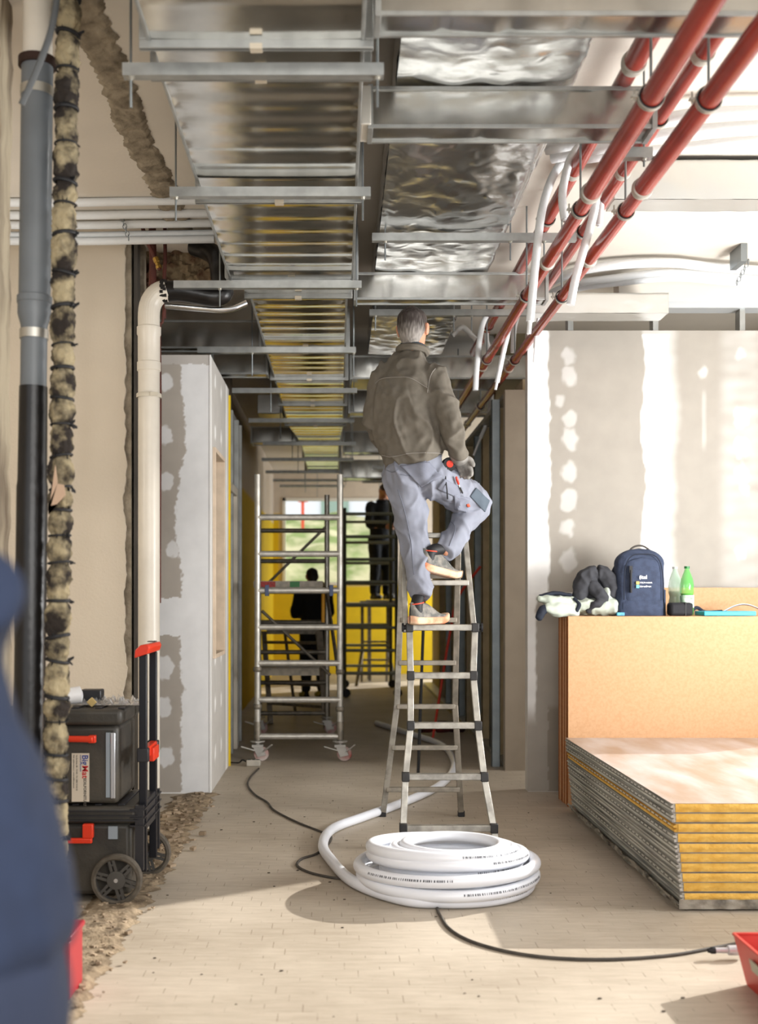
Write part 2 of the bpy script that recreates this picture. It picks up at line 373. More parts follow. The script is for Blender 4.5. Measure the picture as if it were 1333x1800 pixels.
for a, b_ in (((X1-.10, oy0-.03, oz0-.03), (X1+.02, oy0, oz1+.03)), ((X1-.10, oy1, oz0-.03), (X1+.02, oy1+.03, oz1+.03)), ((X1-.10, oy0, oz0-.03), (X1+.02, oy1, oz0)), ((X1-.10, oy0, oz1), (X1+.02, oy1, oz1+.03))): fr.box(a, b_)
fo = fr.build('window_frame', mat('pale_wood', '#d8c4ad', .6, var=.15, vscale=10), bev=.003); struct(fo)
struct(MB().box((X1-.1, 8.9, 0), (X1+.015, 8.93, 2.9)).build('trim_3', M_yellow))
# exposed frame, door jambs further along the corridor
struct(MB().box((-1.0, 9.0, 0), (-.93, 10.6, 2.95)).build('wall_left_corridor_rear', mat('grey_board', '#a7a6a3', .8, var=.15, vscale=3)))
struct(MB().box((-.95, 9.05, 0), (-.88, 9.12, 2.2)).box((-.95, 9.9, 0), (-.88, 9.97, 2.2)).box((-.95, 9.05, 2.2), (-.88, 9.97, 2.27)).build('door_1', mat('pale_jamb', '#d5cdbf', .6), bev=.004))
for k, yy in enumerate((9.3, 9.6, 10.15, 10.45)):
    struct(MB().box((-.94, yy, 0), (-.89, yy+.05, 2.9)).build('trim_%d' % (4+k), M_rail))
struct(MB().box((-1.15, 10.6, 0), (-1.0, 10.72, 3.5)).build('wall_left_return', mat('brown_return', '#6e6254', .9)))
o = MB().grid(lambda u, v: (-1.12, 10.6+9*u, 3.5*v), 60, 60).build('wall_left_far', M_yw)
masked(o, lambda p: (sst(2.62, 2.58, p.z), 0)); struct(o)
struct(MB().box((-1.3, 10.7, 0), (-1.13, 19.6, 3.5)).build('wall_left_far_core', M_brown))
# things above the left wall: broken lintel and old concrete, void behind
lb = MB().grid(lambda u, v: (-1.28+.92*u, 7.2-.12*abs(rag((u*3, 5, v), 2, 1, 5)), 3.5-(.25-.17*u*u)*v+.05*rag((u*5, 0, v*2), 1.5, 1, 2)*v), 50, 14)
struct(lb.build('trim_9', mat('broken_brick', '#8b7a60', .95, col2='#4a2c1c', vscale=7, thr=(.42, .58), bump=1, bscale=22)))
struct(MB().box((-3.9, 11.0, 0), (-1.15, 11.1, 3.5)).build('wall_left_rear_room', M_cream))
struct(MB().box((-1.55, 10.97, 3.02), (-1.32, 10.995, 3.18)).build('window_2', mat('frosted_pane', '#e9dcc4', .5)))
# right hand plasterboard wall
YR = 7.72; XR = 1.285
BL = [(1000, 627, 11), (1001, 662, 13), (985, 705, 8), (1003, 735, 12), (1002, 772, 14), (1002, 830, 13), (1000, 880, 15), (998, 927, 11), (1000, 985, 14), (1303, 622, 10), (1304, 734, 15), (1305, 786, 15), (1304, 834, 14), (1308, 860, 9), (1302, 972, 11), (1236, 655, 7)]
def m_right(p):
    px = CX+p.x*F/p.y; py = CY-(p.z-HC)*F/p.y
    n1 = noise.noise(Vector((py*.008, 1, 0))); n2 = noise.noise(Vector((py*.06, px*.02, 4))); m = 0; g = 0
    if py < 1042:
        e0 = 966+16*n1+5*n2
        m = max(m, sst(e0+2, e0-2, px))
        a0 = 1131+9*noise.noise(Vector((py*.01, 7, 0)))+3*n2; a1 = 1178+14*noise.noise(Vector((py*.009, 12, 0)))+4*n2
        m = max(m, sst(a0-2, a0+2, px)*sst(a1+2, a1-2, px)*(1 if py > 588 else .2))
        m = max(m, .35*sst(a1+20, a1, px)*sst(a0, a0+2, px))
        m = max(m, .2*sst(5, 2, abs(px-1238+4*n1))*sst(680, 700, py)*sst(800, 770, py))
        m = max(m, (.16+.15*n2)*sst(45, 20, abs(px-1303+6*n1)))
    else:
        m = max(m, sst(1054+4*n2, 1046+4*n2, py)*.9)
        m = max(m, .95*sst(944+3*n2, 941+3*n2, px)*sst(1280, 1230, py))
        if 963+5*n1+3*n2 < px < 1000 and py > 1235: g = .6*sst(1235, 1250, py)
    for bx, by, br_ in BL:
        d = math.hypot(px-bx, (py-by)*.75)+6*noise.noise(Vector((px*.09, py*.07, 2+bx))); m = max(m, .38*sst(br_+3, br_-3, d))
    return (m, g)
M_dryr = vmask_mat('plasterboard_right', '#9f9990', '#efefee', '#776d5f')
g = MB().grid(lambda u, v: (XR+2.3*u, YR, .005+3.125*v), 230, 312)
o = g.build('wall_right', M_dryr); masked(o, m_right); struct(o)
struct(MB().box((XR+.003, YR+.004, 0), (3.6, YR+.12, 3.13)).build('wall_right_core', M_dry2))
o = bpy.data.objects['wall_right_core']; ca = o.data.color_attributes.new('finish', 'FLOAT_COLOR', 'POINT')
for d in ca.data: d.color = (.1, 0, 0, 1)
for nm in ('wall_left_corridor_core',):
    ca = bpy.data.objects[nm].data.color_attributes.new('finish', 'FLOAT_COLOR', 'POINT')
    for d in ca.data: d.color = (.8, 0, 0, 1)
# frame above the right wall: studs and top rail, void behind
for k, px in enumerate((1002, 1151, 1303)):
    x = (px-CX)*7.76/F
    struct(MB().box((x-.018, YR+.01, 3.13), (x+.018, YR+.10, 3.3)).build('trim_%d' % (10+k), M_rail))
struct(MB().box((1.9, YR-.02, 3.28), (3.6, YR+.13, 3.325)).build('trim_13', mat('light_track', '#c8ccce', .5, .4)))
struct(MB().box((1.9, YR-.02, 3.325), (3.6, YR+.13, 3.5)).build('trim_14', M_ceil))
struct(MB().box((1.3, 9.4, 0), (3.6, 9.5, 3.5)).build('wall_right_rear_room', mat('olive_back', '#8d8266', .9, var=.3, vscale=2)))
# return wall and corridor side beyond
YB = 8.66
struct(MB().box((1.27, YB, 0), (2.4, YB+.1, 2.9)).build('wall_right_return', mat('grey_board_2', '#9d9284', .85, var=.1, vscale=5)))
struct(MB().box((1.42, 8.76, 0), (1.5, 17.2, 3.0)).build('wall_right_corridor', mat('board_back', '#b5a78b', .85, var=.2, vscale=3)))
k = 15
for yy in (8.8, 9.25, 9.75, 10.3, 10.9, 11.6, 12.3, 13.0, 13.8, 14.6):
    m_ = MB().box((1.30, yy, 0), (1.42, yy+.012, 2.86)).box((1.30, yy, 0), (1.308, yy+.05, 2.86))
    struct(m_.build('trim_%d' % k, mat('stud_metal', '#8f989c', .45, .7, var=.2) if k % 2 else mat('stud_warm', '#b7a685', .6, .2, var=.2))); k += 1
struct(MB().box((1.195, 8.86, 0), (1.20, 8.92, 2.86)).box((1.195, 8.86, 0), (1.262, 8.864, 2.86)).box((1.257, 8.86, 0), (1.262, 8.92, 2.86)).build('trim_29', mat('stud_metal', '#8f989c', .45, .7, var=.2)))
struct(MB().box((1.28, 8.76, 2.86), (1.43, 17.2, 2.9)).build('trim_30', M_rail))
struct(MB().box((1.28, 8.76, 0), (1.43, 17.2, .04)).build('trim_31', M_rail))
# end wall with window, yellow band
YE = 19.6
def ew(px): return (px-CX)*YE/F
wx0, wx1, wz0, wz1 = ew(497), ew(700), 1.53, 3.03
def m_end(p):
    low = sst(1.54, 1.52, p.z); l = (1 if p.x < wx0 else 0)*sst(2.78, 2.76, p.z)
    return (max(low, l), 0)
en = MB()
for (a, b_, c, d) in ((-4, wx0, 0, 3.5), (wx1, 3.6, 0, 3.5), (wx0, wx1, 0, wz0), (wx0, wx1, wz1, 3.5)):
    nu = max(2, int((b_-a)/.08)); nv = max(2, int((d-c)/.04)); en.grid(lambda u, v: (a+(b_-a)*u, YE, c+(d-c)*v), nu, nv)
o = en.build('wall_back', M_yw); masked(o, m_end); struct(o)
fr = MB(); t = .05
fr.box((wx0, YE-.02, wz0), (wx0+t, YE+.06, wz1)).box((wx1-t, YE-.02, wz0), (wx1, YE+.06, wz1)).box((wx0, YE-.02, wz0), (wx1, YE+.06, wz0+t)).box((wx0, YE-.02, wz1-t), (wx1, YE+.06, wz1)).box((ew(601)-.02, YE-.02, wz0), (ew(601)+.02, YE+.06, wz1))
wf = struct(fr.build('window_3', mat('white_frame', '#e6e2d8', .5)))
struct(MB().box((wx0+t, YE+.01, wz0+t), (wx1-t, YE+.02, wz1-t)).build('window_4', mat('clear_glass', '#ffffff', .02, trans=1, ior=1.02, spec=.1)))
# pilaster and soffit at the far end
struct(MB().box((ew(467)-.3, YE-.35, 0), (ew(467), YE, 3.5)).build('wall_back_pilaster', M_yw))
ca = bpy.data.objects['wall_back_pilaster'].data.color_attributes.new('finish', 'FLOAT_COLOR', 'POINT')
for d in ca.data: d.color = (.9, 0, 0, 1)
# outside: bank of grass, pale building
gb = MB().grid(lambda u, v: (-8+18*u, 21+9*v, .5+2.9*sst(0, 1, v)+.25*rag((u*18, v*9, 0), .8, 1, 2)), 60, 30)
tag(gb.build('grassy_bank', mat('grass', '#75874a', .9, col2='#b7b48e', vscale=1.4, thr=(.42, .6), bump=1, bscale=6)), 'overgrown grassy bank seen through the end window', 'bank')
bd = thing('building', 'pale building beyond the grassy bank outside the end window', 'building', (2, 33, 0))
MB().box((-6, 33, 0), (9, 36, 7)).build('wall', mat('pale_render', '#dfe3e6', .8), bd)
for i in range(6): MB().box((-4.5+2*i, 32.94, 2.9), (-3.7+2*i, 33, 5.2)).build('window', mat('green_shutter', '#8fa596', .6), bd)
tag(MB().box((-.85, 26.0, 2.9), (-.78, 26.08, 3.75)).box((-.92, 26.0, 3.5), (-.70, 26.08, 3.57)).build('warning_post', mat('orange_post', '#e0593c', .6)), 'small orange post standing on the bank outside', 'post')
# facade on the sun side: piers, sill and head around the big window opening
struct(MB().box((3.6, -1.2, 0), (3.75, 9.5, .75)).box((3.6, -1.2, 3.05), (3.75, 9.5, 3.5)).box((3.6, 9.2, .75), (3.75, 9.5, 3.05)).box((3.6, -1.2, .75), (3.75, -.6, 3.05)).build('wall_right_facade', M_cream))
# ceiling scar of the removed wall, and the floor trench below it
def scar(z0, y0, y1, xc, wd, seed):
    g = MB(); nu, nv = 20, 420
    def f(u, v):
        y = y0+(y1-y0)*v; c = xc+.02*rag((0, y, 0), 1.2, 1, seed); wl = wd*(.5+.18*rag((0, y, 3), 9, 1, seed+1)); wr = wd*(.5+.18*rag((0, y, 7), 9, 1, seed+2))
        x = c-wl+(wl+wr)*u
        ed = min(u, 1-u); d = .012*sst(0, .15, ed)+.008*rag((x, y, 0), 14, 1, seed)*sst(0, .1, ed)
        return (x, y, z0+d if z0 < 1 else z0-.001-d)
    return g.grid(f, nu, nv)
struct(scar(3.499, 3.2, 6.88, -.94, .15, 1).build('trim_40', M_conc))
M_tr = mat('trench_dirt', '#94836b', .95, col2='#5f513f', vscale=12, bump=1, bscale=40)
struct(scar(.001, 2.6, 7.62, -.95, .26, 5).build('trim_41', M_tr))
rb = MB(); random.seed(3)
for i in range(480):
    y = 2.8+4.8*random.random(); x = -.95+random.gauss(0, .07); r = random.uniform(.003, .012)*(1.5 if y > 5.5 else .8)
    k0 = len(rb.v); rb.box((x-r, y-r*random.uniform(.5, 1.4), .008), (x+r*random.uniform(.5, 1.3), y+r, .01+r*random.uniform(.5, 1.1)))
    a = random.random()*3
    for j in range(k0, len(rb.v)):
        v = rb.v[j]; dx, dy = v.x-x, v.y-y; rb.v[j] = Vector((x+dx*math.cos(a)-dy*math.sin(a), y+dx*math.sin(a)+dy*math.cos(a), v.z+random.uniform(-.003, .003)))
tag(rb.build('rubble', mat('rubble_mat', '#a3917a', .95, col2='#6e5d4a', vscale=5)), 'broken plaster and mortar crumbs along the trench of the demolished wall', 'rubble', kind='stuff')
cr_ = MB()
for i in range(60):
    y = random.uniform(3.2, 7.5); x = random.uniform(-.8, 1.3); r = random.uniform(.002, .007)
    cr_.prism([(x, y, .001), (x+r*2, y+r*.3, .001), (x+r*1.6, y+r, .001), (x+.2*r, y+.8*r, .001)], (0, 0, r*.5))
tag(cr_.build('floor_crumbs', mat('crumb_mat', '#3d342b', .9)), 'tiny dark crumbs of debris scattered over the tiled floor', 'debris', kind='stuff')
# ================= ducts
ZB = 3.12
def duct_sec(parent, y0, y1, xa, xb, za, zb, xa2=None, xb2=None, first=False):
    xa2 = xa if xa2 is None else xa2; xb2 = xb if xb2 is None else xb2
    nv = max(4, int((y1-y0)/.0145)); g = MB()
    def bot(u, v):
        y = y0+(y1-y0)*v; a = xa+(xa2-xa)*v; b = xb+(xb2-xb)*v; L = y1-y0
        r = .003*math.sin(2*math.pi*(y-y0)/.19)*sst(.02, .07, y-y0)*sst(.2, .25, y1-y)
        r *= sst(0, .03, u)*sst(0, .03, 1-u)
        return (a+(b-a)*u, y, za-r-.003*math.sin(math.pi*u)*(.6+.4*noise.noise(Vector((u*3, y*2, 0)))))
    g.grid(bot, 30, nv)
    g.quad([(xa, y0, za), (xa2, y1, za), (xa2, y1, zb), (xa, y0, zb)]).quad([(xb, y0, za), (xb, y0, zb), (xb2, y1, zb), (xb2, y1, za)]).quad([(xa, y0, zb), (xa2, y1, zb), (xb2, y1, zb), (xb, y0, zb)])
    o = g.build('duct_section', M_duct, parent, ang=50)
    f = MB(); t = .028
    for y, a, b in ((y0+.004, xa, xb), (y1-.004, xa2, xb2)):
        w_ = .009
        f.box((a-t, y-w_, za-t), (b+t, y+w_, za)).box((a-t, y-w_, za), (a, y+w_, zb)).box((b, y-w_, za), (b+t, y+w_, zb)).box((a-t, y-w_, zb), (b+t, y+w_, zb+t))
    f.box((xa, y0+.01, za-.006), (xa+.012, y1-.01, za)).box((xb-.012, y0+.01, za-.006), (xb, y1-.01, za)) if xa2 == xa else None
    f.build('flange', M_rail, o, bev=.002)
    c = MB(); xc = (xa2+xb2)/2; c.box((xc-.02, y1-.02, za-t-.006), (xc+.02, y1+.012, za-t+.012))
    c.build('flange_clip', mat('clip', '#d4c9b6', .4, .5), o)
md = thing('main_duct', 'long galvanised rectangular duct running the length of the corridor ceiling', 'air duct', (-.2, 3, ZB))
JY = [2.3, 3.68, 3.9, 5.12, 6.45, 6.75, 8.25, 9.3, 10.55, 11.8, 13.2, 14.7, 16.1]
for i in range(len(JY)-1):
    y0, y1 = JY[i], JY[i+1]
    xa, xb = (-.616, .085) if y0 < 6.4 else ((-.53, .055) if y0 < 12 else (-.44, .01))
    k = {}
    if y0 == 6.45: xa, xb = -.616, .085; k = dict(xa2=-.53, xb2=.055)
    if y0 == 11.8: xa, xb = -.53, .055; k = dict(xa2=-.44, xb2=.01)
    if y0 == 6.75: xa, xb = -.53, .055
    duct_sec(md, y0, y1, xa, xb, ZB, 3.4, **k)
def cross(name_label, y0, y1, x0, x1, z0, z1, pan=.21, m=None):
    t = thing('branch_duct', name_label, 'air duct', ((x0+x1)/2, y0, z0), 'branch ducts crossing the corridor ceiling')
    g = MB(); L = x1-x0; n = max(1, round(L/pan))
    rs = [random.uniform(-1, 1) for _ in range(2*n+4)]
    def pil(u, v): i_ = min(n-1, int(u*n+1e-6)); q = u*n-i_; return .003*math.sin(math.pi*q)*math.sin(math.pi*v)+.006*rs[i_]*(q-.5)+.007*rs[i_+n]*(v-.5)*(1 if 0 < u < 1 else 0)-.002*(abs(q-.5) > .47)
    nu = n*8
    g.grid(lambda u, v: (x0+L*u, y0-pil(u, v), z0+(z1-z0)*v), nu, 8)
    g.grid(lambda u, v: (x0+L*u, y0+(y1-y0)*v, z0-pil(u, v)), nu, 6)
    g.quad([(x0, y0, z1), (x1, y0, z1), (x1, y1, z1), (x0, y1, z1)]).quad([(x0, y1, z0), (x1, y1, z0), (x1, y1, z1), (x0, y1, z1)])
    g.quad([(x0, y0, z0), (x0, y1, z0), (x0, y1, z1), (x0, y0, z1)]).quad([(x1, y0, z0), (x1, y1, z0), (x1, y1, z1), (x1, y0, z1)])
    g.build('duct_body', m or M_ductside, t, ang=30, recalc=False)
    e_ = MB(); w_ = .007
    for z in (z0, z1): e_.box((x0, y0-w_, z-w_), (x1, y0+w_*.4, z+w_))
    e_.box((x0, y1-w_, z0-w_), (x1, y1+w_, z0+w_)); e_.box((x0-w_, y0-w_*2, z0-.012), (x0+.012, y1, z1+.012)); e_.box((x1-.012, y0-w_*2, z0-.012), (x1+w_, y1, z1+.012))
    e_.build('seam_rail', M_rail, t, bev=.001); return t
cross('galvanised branch duct crossing above everything else, at the top edge of view', 3.51, 3.64, .12, 3.45, 3.12, 3.28)
cross('dark galvanised branch duct passing behind the upper red pipes and under foil duct', 4.35, 4.49, .12, 1.21, 3.12, 3.265)
cross('branch duct above and behind the head of the man, crossing under foil duct', 6.86, 6.98, .1, 1.26, 3.12, 3.272)
cross('branch duct just past the end of the foil wrapped duct', 9.35, 9.86, .1, 1.6, 3.12, 3.3)
cross('branch duct over the studs, second past the end of foil duct', 10.7, 10.95, .1, 1.6, 3.06, 3.28)
cross('small dim branch duct joining the far main duct behind the shoulder of the man', 13.6, 13.9, .06, 1.2, 3.06, 3.3)
cross('small dim branch duct deepest down the corridor, above the far window', 15.6, 16, .02, 1.2, 2.96, 3.2)
cross('branch duct above the white filler wall next to black pipe', 8.2, 8.32, -1.32, -.56, 3.12, 3.31)
cross('branch duct above the framed opening of the corridor wall', 9.15, 9.3, -1.02, -.572, 3.12, 3.28)
cross('branch duct above the scaffold tower with yellow underside reflections', 13.05, 13.3, -1.0, -.485, 3.1, 3.27)
tag(MB().box((.085, 4.33, 3.12), (.125, 4.5, 3.27)).build('duct_collar', mat('collar', '#d6d3ca', .5, .3), bev=.004), 'pale square collar joining main duct and the dark branch duct', 'duct collar')
# foil ducts
def foil_mat(name, c, rough, ws=5):
    m = bpy.data.materials.new(name); m.use_nodes = True; n = m.node_tree; b = n.nodes['Principled BSDF']; b.inputs['Base Color'].default_value = lin(c); b.inputs['Metallic'].default_value = .95; b.inputs['Roughness'].default_value = rough
    tc = n.nodes.new('ShaderNodeTexCoord'); a = n.nodes.new('ShaderNodeTexNoise'); a.inputs['Scale'].default_value = 3; a.inputs['Detail'].default_value = 5; n.links.new(tc.outputs['Object'], a.inputs[0])
    v = n.nodes.new('ShaderNodeTexNoise'); v.noise_type = 'RIDGED_MULTIFRACTAL'; v.inputs['Scale'].default_value = ws; v.inputs['Detail'].default_value = 7; v.inputs['Distortion'].default_value = .5; n.links.new(tc.outputs['Object'], v.inputs[0])
    bp = n.nodes.new('ShaderNodeBump'); bp.inputs['Strength'].default_value = .6; bp.inputs['Distance'].default_value = .012; n.links.new(v.outputs[0], bp.inputs['Height'])
    b2 = n.nodes.new('ShaderNodeBump'); b2.inputs['Strength'].default_value = .3; b2.inputs['Distance'].default_value = .03; n.links.new(a.outputs[0], b2.inputs['Height']); n.links.new(bp.outputs[0], b2.inputs['Normal'])
    n.links.new(b2.outputs[0], b.inputs['Normal']); return m
M_fw = foil_mat('crumpled_foil', '#cfd0cf', .22, 9)
M_fw2 = foil_mat('pale_foil', '#d2d2cf', .4, 6)
def foil_box(name, label, x0, x1, y0, y1, z0, z1, m, amp=.008, group=None, taper=0):
    g = MB(); nx = max(6, int((x1-x0)/.04)); ny = max(6, int((y1-y0)/.04))
    def w_(p): return amp*(1-abs(noise.noise(Vector(p)*5))*2)*.6+amp*.8*noise.noise(Vector(p)*11)
    def per(s):  # rounded perimeter
        W = x1-x0; H = z1-z0; per_ = 2*(W+H); d = s*per_
        if d < W: return (x0+d, z0, 0, -1)
        if d < W+H: return (x1, z0+d-W, 1, 0)
        if d < 2*W+H: return (x1-(d-W-H), z1, 0, 1)
        return (x0, z1-(d-2*W-H), -1, 0)
    def per2(s):
        W = x1-x0; H = z1-z0; per_ = 2*(W+H); d = s*per_
        if d < H: return (x0, z0+d, -1, 0)
        if d < W+H: return (x0+d-H, z1, 0, 1)
        if d < W+2*H: return (x1, z1-(d-W-H), 1, 0)
        return (x1-(d-W-2*H), z0, 0, -1)
    long_y = (y1-y0) > (x1-x0)
    if long_y:
        def f(u, v):
            x, z, nx_, nz_ = per(u); y = y0+(y1-y0)*v; k = w_((x, y, z)); b = .012*math.sin(math.pi*min(1, max(0, (x-x0)/(x1-x0)))) if nz_ < 0 else 0
            return (x+nx_*k, y, z+nz_*(k+b))
        g.grid(f, 80, max(10, int((y1-y0)/.035)))
    else:
        W = y1-y0; H = z1-z0
        def f(u, v):
            d = u*2*(W+H); x = x0+(x1-x0)*v
            if d < W: y, z, a, b = y0+d, z0, 0, -1
            elif d < W+H: y, z, a, b = y1, z0+d-W, 1, 0
            elif d < 2*W+H: y, z, a, b = y1-(d-W-H), z1, 0, 1
            else: y, z, a, b = y0, z1-(d-2*W-H), -1, 0
            k = w_((x, y, z)); return (x, y+a*k, z+b*k)
        g.grid(f, 56, max(10, int((x1-x0)/.035)))
        for x in (x0, x1): g.quad([(x, y0, z0), (x, y1, z0), (x, y1, z1), (x, y0, z1)])
    if long_y:
        for y in (y0, y1): g.quad([(x0, y, z0), (x1, y, z0), (x1, y, z1), (x0, y, z1)])
    return tag(g.build(name, m, ang=60), label, 'air duct', group)
foil_box('foil_wrapped_duct', 'wide duct wrapped in crumpled aluminium foil running beside the main duct', .222, .905, 3.66, 7.5, 3.29, 3.47, M_fw)
foil_box('foil_wrapped_duct', 'foil wrapped duct end seen directly behind the head of the man', .24, .83, 7.74, 9.1, 3.27, 3.46, M_fw)
foil_box('foil_wrapped_duct', 'long pale foil duct crossing the sunlit ceiling beyond the red pipes', 1.36, 3.5, 5.6, 5.78, 3.28, 3.475, M_fw2, .004)
foil_box('foil_wrapped_duct', 'short shiny foil duct ending above the plasterboard wall with white bands', 1.26, 2.12, 7.3, 7.52, 3.145, 3.275, M_fw2, .004)
foil_box('foil_wrapped_duct', 'small foil stub high above the corridor beside the scaffold', -.8, -.56, 11.3, 11.8, 3.15, 3.33, M_fw2, .004)
# ================= strut channels on rods
def support(label, Y, xa, xb, ztop, rods, drop=.1, group='strut channels carrying the ducts', m=None):
    t = thing('duct_support', label, 'duct support', ((xa+xb)/2, Y, ztop-.041), group)
    a = .041; w_ = .003
    prof = [(0, 0), (a, 0), (a, a), (a-.008, a), (a-.008, a-w_), (a-w_, a-w_), (a-w_, w_), (w_, w_), (w_, a-w_), (.008, a-w_), (.008, a), (0, a)]
    MB().prism([(xa, Y+p[0], ztop-a+p[1]) for p in prof], (xb-xa, 0, 0)).build('channel', m or M_rail, t)
    for x in rods:
        r = MB().tube([(x, Y+.02, ztop-.041-drop), (x, Y+.02, 3.499)], .0045, 8)
        ro = r.build('threaded_rod', M_rod, t)
        MB().lathe([(.009, 0), (.009, .008)], (x, Y+.02, ztop-.05), seg=6).lathe([(.014, .008), (.014, .01)], (x, Y+.02, ztop-.05), seg=12).build('nut', M_clampm, ro)
    return t
def ys(py, h=1.76): return F*h/(CY-py)
SP = [(115, 215, 675, (228, 664)), (332, 298, 652, (308, 638)), (496, 305, 636, (386, 627)), (612, 347, 626, (443, 622)), (684, 408, 628, (476, 622)), (737, 437, 623, (493, 617)), (778, 462, 626, (514, 620)), (806, 460, 622, (524, 617)), (828, 467, 611, (536, 608)), (843, 480, 608, (537, 601)), (853, 492, 606, (558, 600))]
LB = ['strut channel carrying the main duct at the very top of view', 'strut channel carrying the main duct, second one down the line', 'strut channel just above the black pipe elbow', 'strut channel level with the top of the white filler wall', 'strut channel above the corner of the corridor wall', 'strut channel above the top of the scaffold tower, highest of the dim ones', 'dim strut channel next beyond the one over the scaffold top', 'dim strut channel two beyond the scaffold top', 'dim strut channel low over the far scaffold', 'thin strut channel over the far end wall top', 'last thin strut channel before the end wall']
for (py, a, b, rr), lb in zip(SP, LB):
    Y = ys(py); support(lb, Y, (a-CX)*Y/F, (b-CX)*Y/F, ZB-.03 if Y < 16 else ZB-.03, [(r-CX)*Y/F for r in rr], drop=.1 if Y < 7 else .16)
support('strut channel under the crumpled foil duct behind the red pipes', 6.06, .18, 1.27, 3.262, (.25, .92, 1.1))
support('strut channel right above the head of the man', 7.66, .21, 1.27, 3.26, (.25, .78, .9))
support('short strut channel end under the dark branch duct by the red pipes', 4.52, 1.13, 1.25, 3.11, (1.22,), drop=.03)
support('thin strut channel on the dim corridor ceiling beyond the shoulder of the man', 15.0, .45, 1.3, 3.05, (.6, 1.1))
support('thin pale strut channel over the two men at the end', 16.6, .35, 1.3, 3.03, (.6, 1.1))
# ================= red pipes
def red_pipe(label, X, Z, y0, y1, rs, coup):
    t = thing('red_pipe', label, 'pipe', (X, y0, Z), 'red pipes running above the corridor')
    cuts = [y0]+coup+[y1]
    for i in range(len(cuts)-1):
        r = rs[min(i, len(rs)-1)]
        MB().tube([(X, cuts[i], Z), (X, cuts[i+1], Z)], r, 28).build('pipe_length', M_red, t)
    for i, c in enumerate(coup):
        r = max(rs[min(i, len(rs)-1)], rs[min(i+1, len(rs)-1)])
        MB().lathe([(r, 0), (r+.006, .004), (r+.008, .02), (r+.004, .04), (r+.001, .05)], (X, c-.025, Z), (0, 1, 0), 28).build('coupling', mat('coupling_grey', '#b5b1a8', .5, .3), t)
    return t
XB_, XC_, XA_, XD_ = 1.05, 1.25, 1.095, 1.313; Z1, Z2 = HC+1.68, HC+1.98
red_pipe('lower red pipe ending behind the man, closer to the corridor middle', XB_, Z1, 2.2, 10.3, (.037, .031, .03), [4.73, 5.72, 8.3])
red_pipe('lower red pipe passing closest to the plasterboard wall edge', XC_, Z1, 2.2, 11.6, (.037, .031, .028), [4.68, 5.67, 8.35, 11.0])
red_pipe('upper red pipe directly over the one ending behind the man', XA_, Z2, 3.7, 9.2, (.04, .033), [4.22, 5.3, 7.2])
red_pipe('upper red pipe over the one closest to the wall edge', XD_, Z2-.02, 3.7, 7.24, (.036, .03), [4.1, 5.25])
def hanger(X, Z, Y, r, label, grp):
    t = thing('pipe_hanger', label, 'pipe clamp', (X, Y, Z-r), grp)
    MB().lathe([(r+.001, -.013), (r+.006, -.013), (r+.006, .013), (r+.001, .013)], (X, Y, Z), (0, 1, 0), 28, cap=False).build('rubber_lining', M_rubber, t)
    MB().lathe([(r+.006, -.01), (r+.009, -.01), (r+.009, .01), (r+.006, .01)], (X, Y, Z), (0, 1, 0), 28, cap=False).build('clamp_ring', M_clampm, t)
    b = MB().box((X-r-.028, Y-.01, Z-.004), (X-r-.006, Y+.01, Z+.004)); b.tube([(X-r-.019, Y, Z-.016), (X-r-.019, Y, Z+.026)], .0035, 8)
    b.build('clamp_screw', M_clampm, t)
    if Z < 3.2: MB().tube([(X, Y, Z+r+.006), (X, Y, 3.499)], .005, 8).build('hanger_rod', M_rod, t)
names = {3.82: 'closest to the top edge of view', 4.93: 'above the joint where the pipe narrows', 6.34: 'among the hanging white tubes', 8.04: 'above the shoulder of the man', 9.97: 'next to the elbow of the man'}
for Y, lb in names.items():
    r = .037 if Y < 4.7 else (.031 if Y < 8 else .029)
    hanger(XB_, Z1, Y, r, 'rubber lined clamp on inner lower red pipe, '+lb, 'clamps on the red pipes')
    hanger(XC_, Z1, Y+.02, r, 'rubber lined clamp on outer lower red pipe, '+lb, 'clamps on the red pipes')
for Y, lb in ((5.95, 'beside the foil duct support'), (8.3, 'behind the white tubes')):
    hanger(XA_, Z2, Y, .033, 'dark clamp on upper red pipe %s' % lb, 'clamps on the red pipes')
for Y, lb in ((4.66, 'at the end of the dark branch duct'), (6.1, 'behind the lower pipes')):
    hanger(XD_, Z2-.02, Y, .03, 'dark clamp on outer upper red pipe %s' % lb, 'clamps on the red pipes')
# ================= white insulated tubes
def white_tube(label, pts, Y, r=.019, end=None, grp='white insulated tubes hanging by the red pipes'):
    pp = [P(a, b, Y if not isinstance(Y, (list, tuple)) else Y[i]) for i, (a, b) in enumerate(pts)]
    g = MB(); q = cat(pp, 10); n = len(q)
    g.tube(q, [r*(1+.05*noise.noise(Vector((i*.7, r*100, 0)))) for i in range(n)], 14)
    t = tag(g.build('insulated_tube', M_whitetube), label, 'insulated tube', grp)
    if end: d = (pp[-1]-pp[-2]).normalized(); MB().tube([pp[-1]-d*.01, pp[-1]+d*end], r*.55, 10).build('inner_pipe', M_whitepl, t)
white_tube('long white tube bending over and hanging down in front of inner red pipe', [(1045, 258), (1005, 272), (975, 305), (955, 362), (945, 430), (937, 510), (932, 565)], 5.5, .0205, .06)
white_tube('short white tube hanging down from behind the dark branch duct', [(1020, 255), (1003, 280), (992, 320), (989, 350), (993, 386)], 5.2, .019, .01)
white_tube('white tube hanging across the outer red pipe, ending above wall edge', [(1048, 350), (1043, 380), (1026, 440), (1012, 490), (1003, 536)], 5.45, .020)
white_tube('short white stub hanging between the two lower red pipes', [(1056, 330), (1056, 360), (1054, 396)], 5.6, .018, .01)
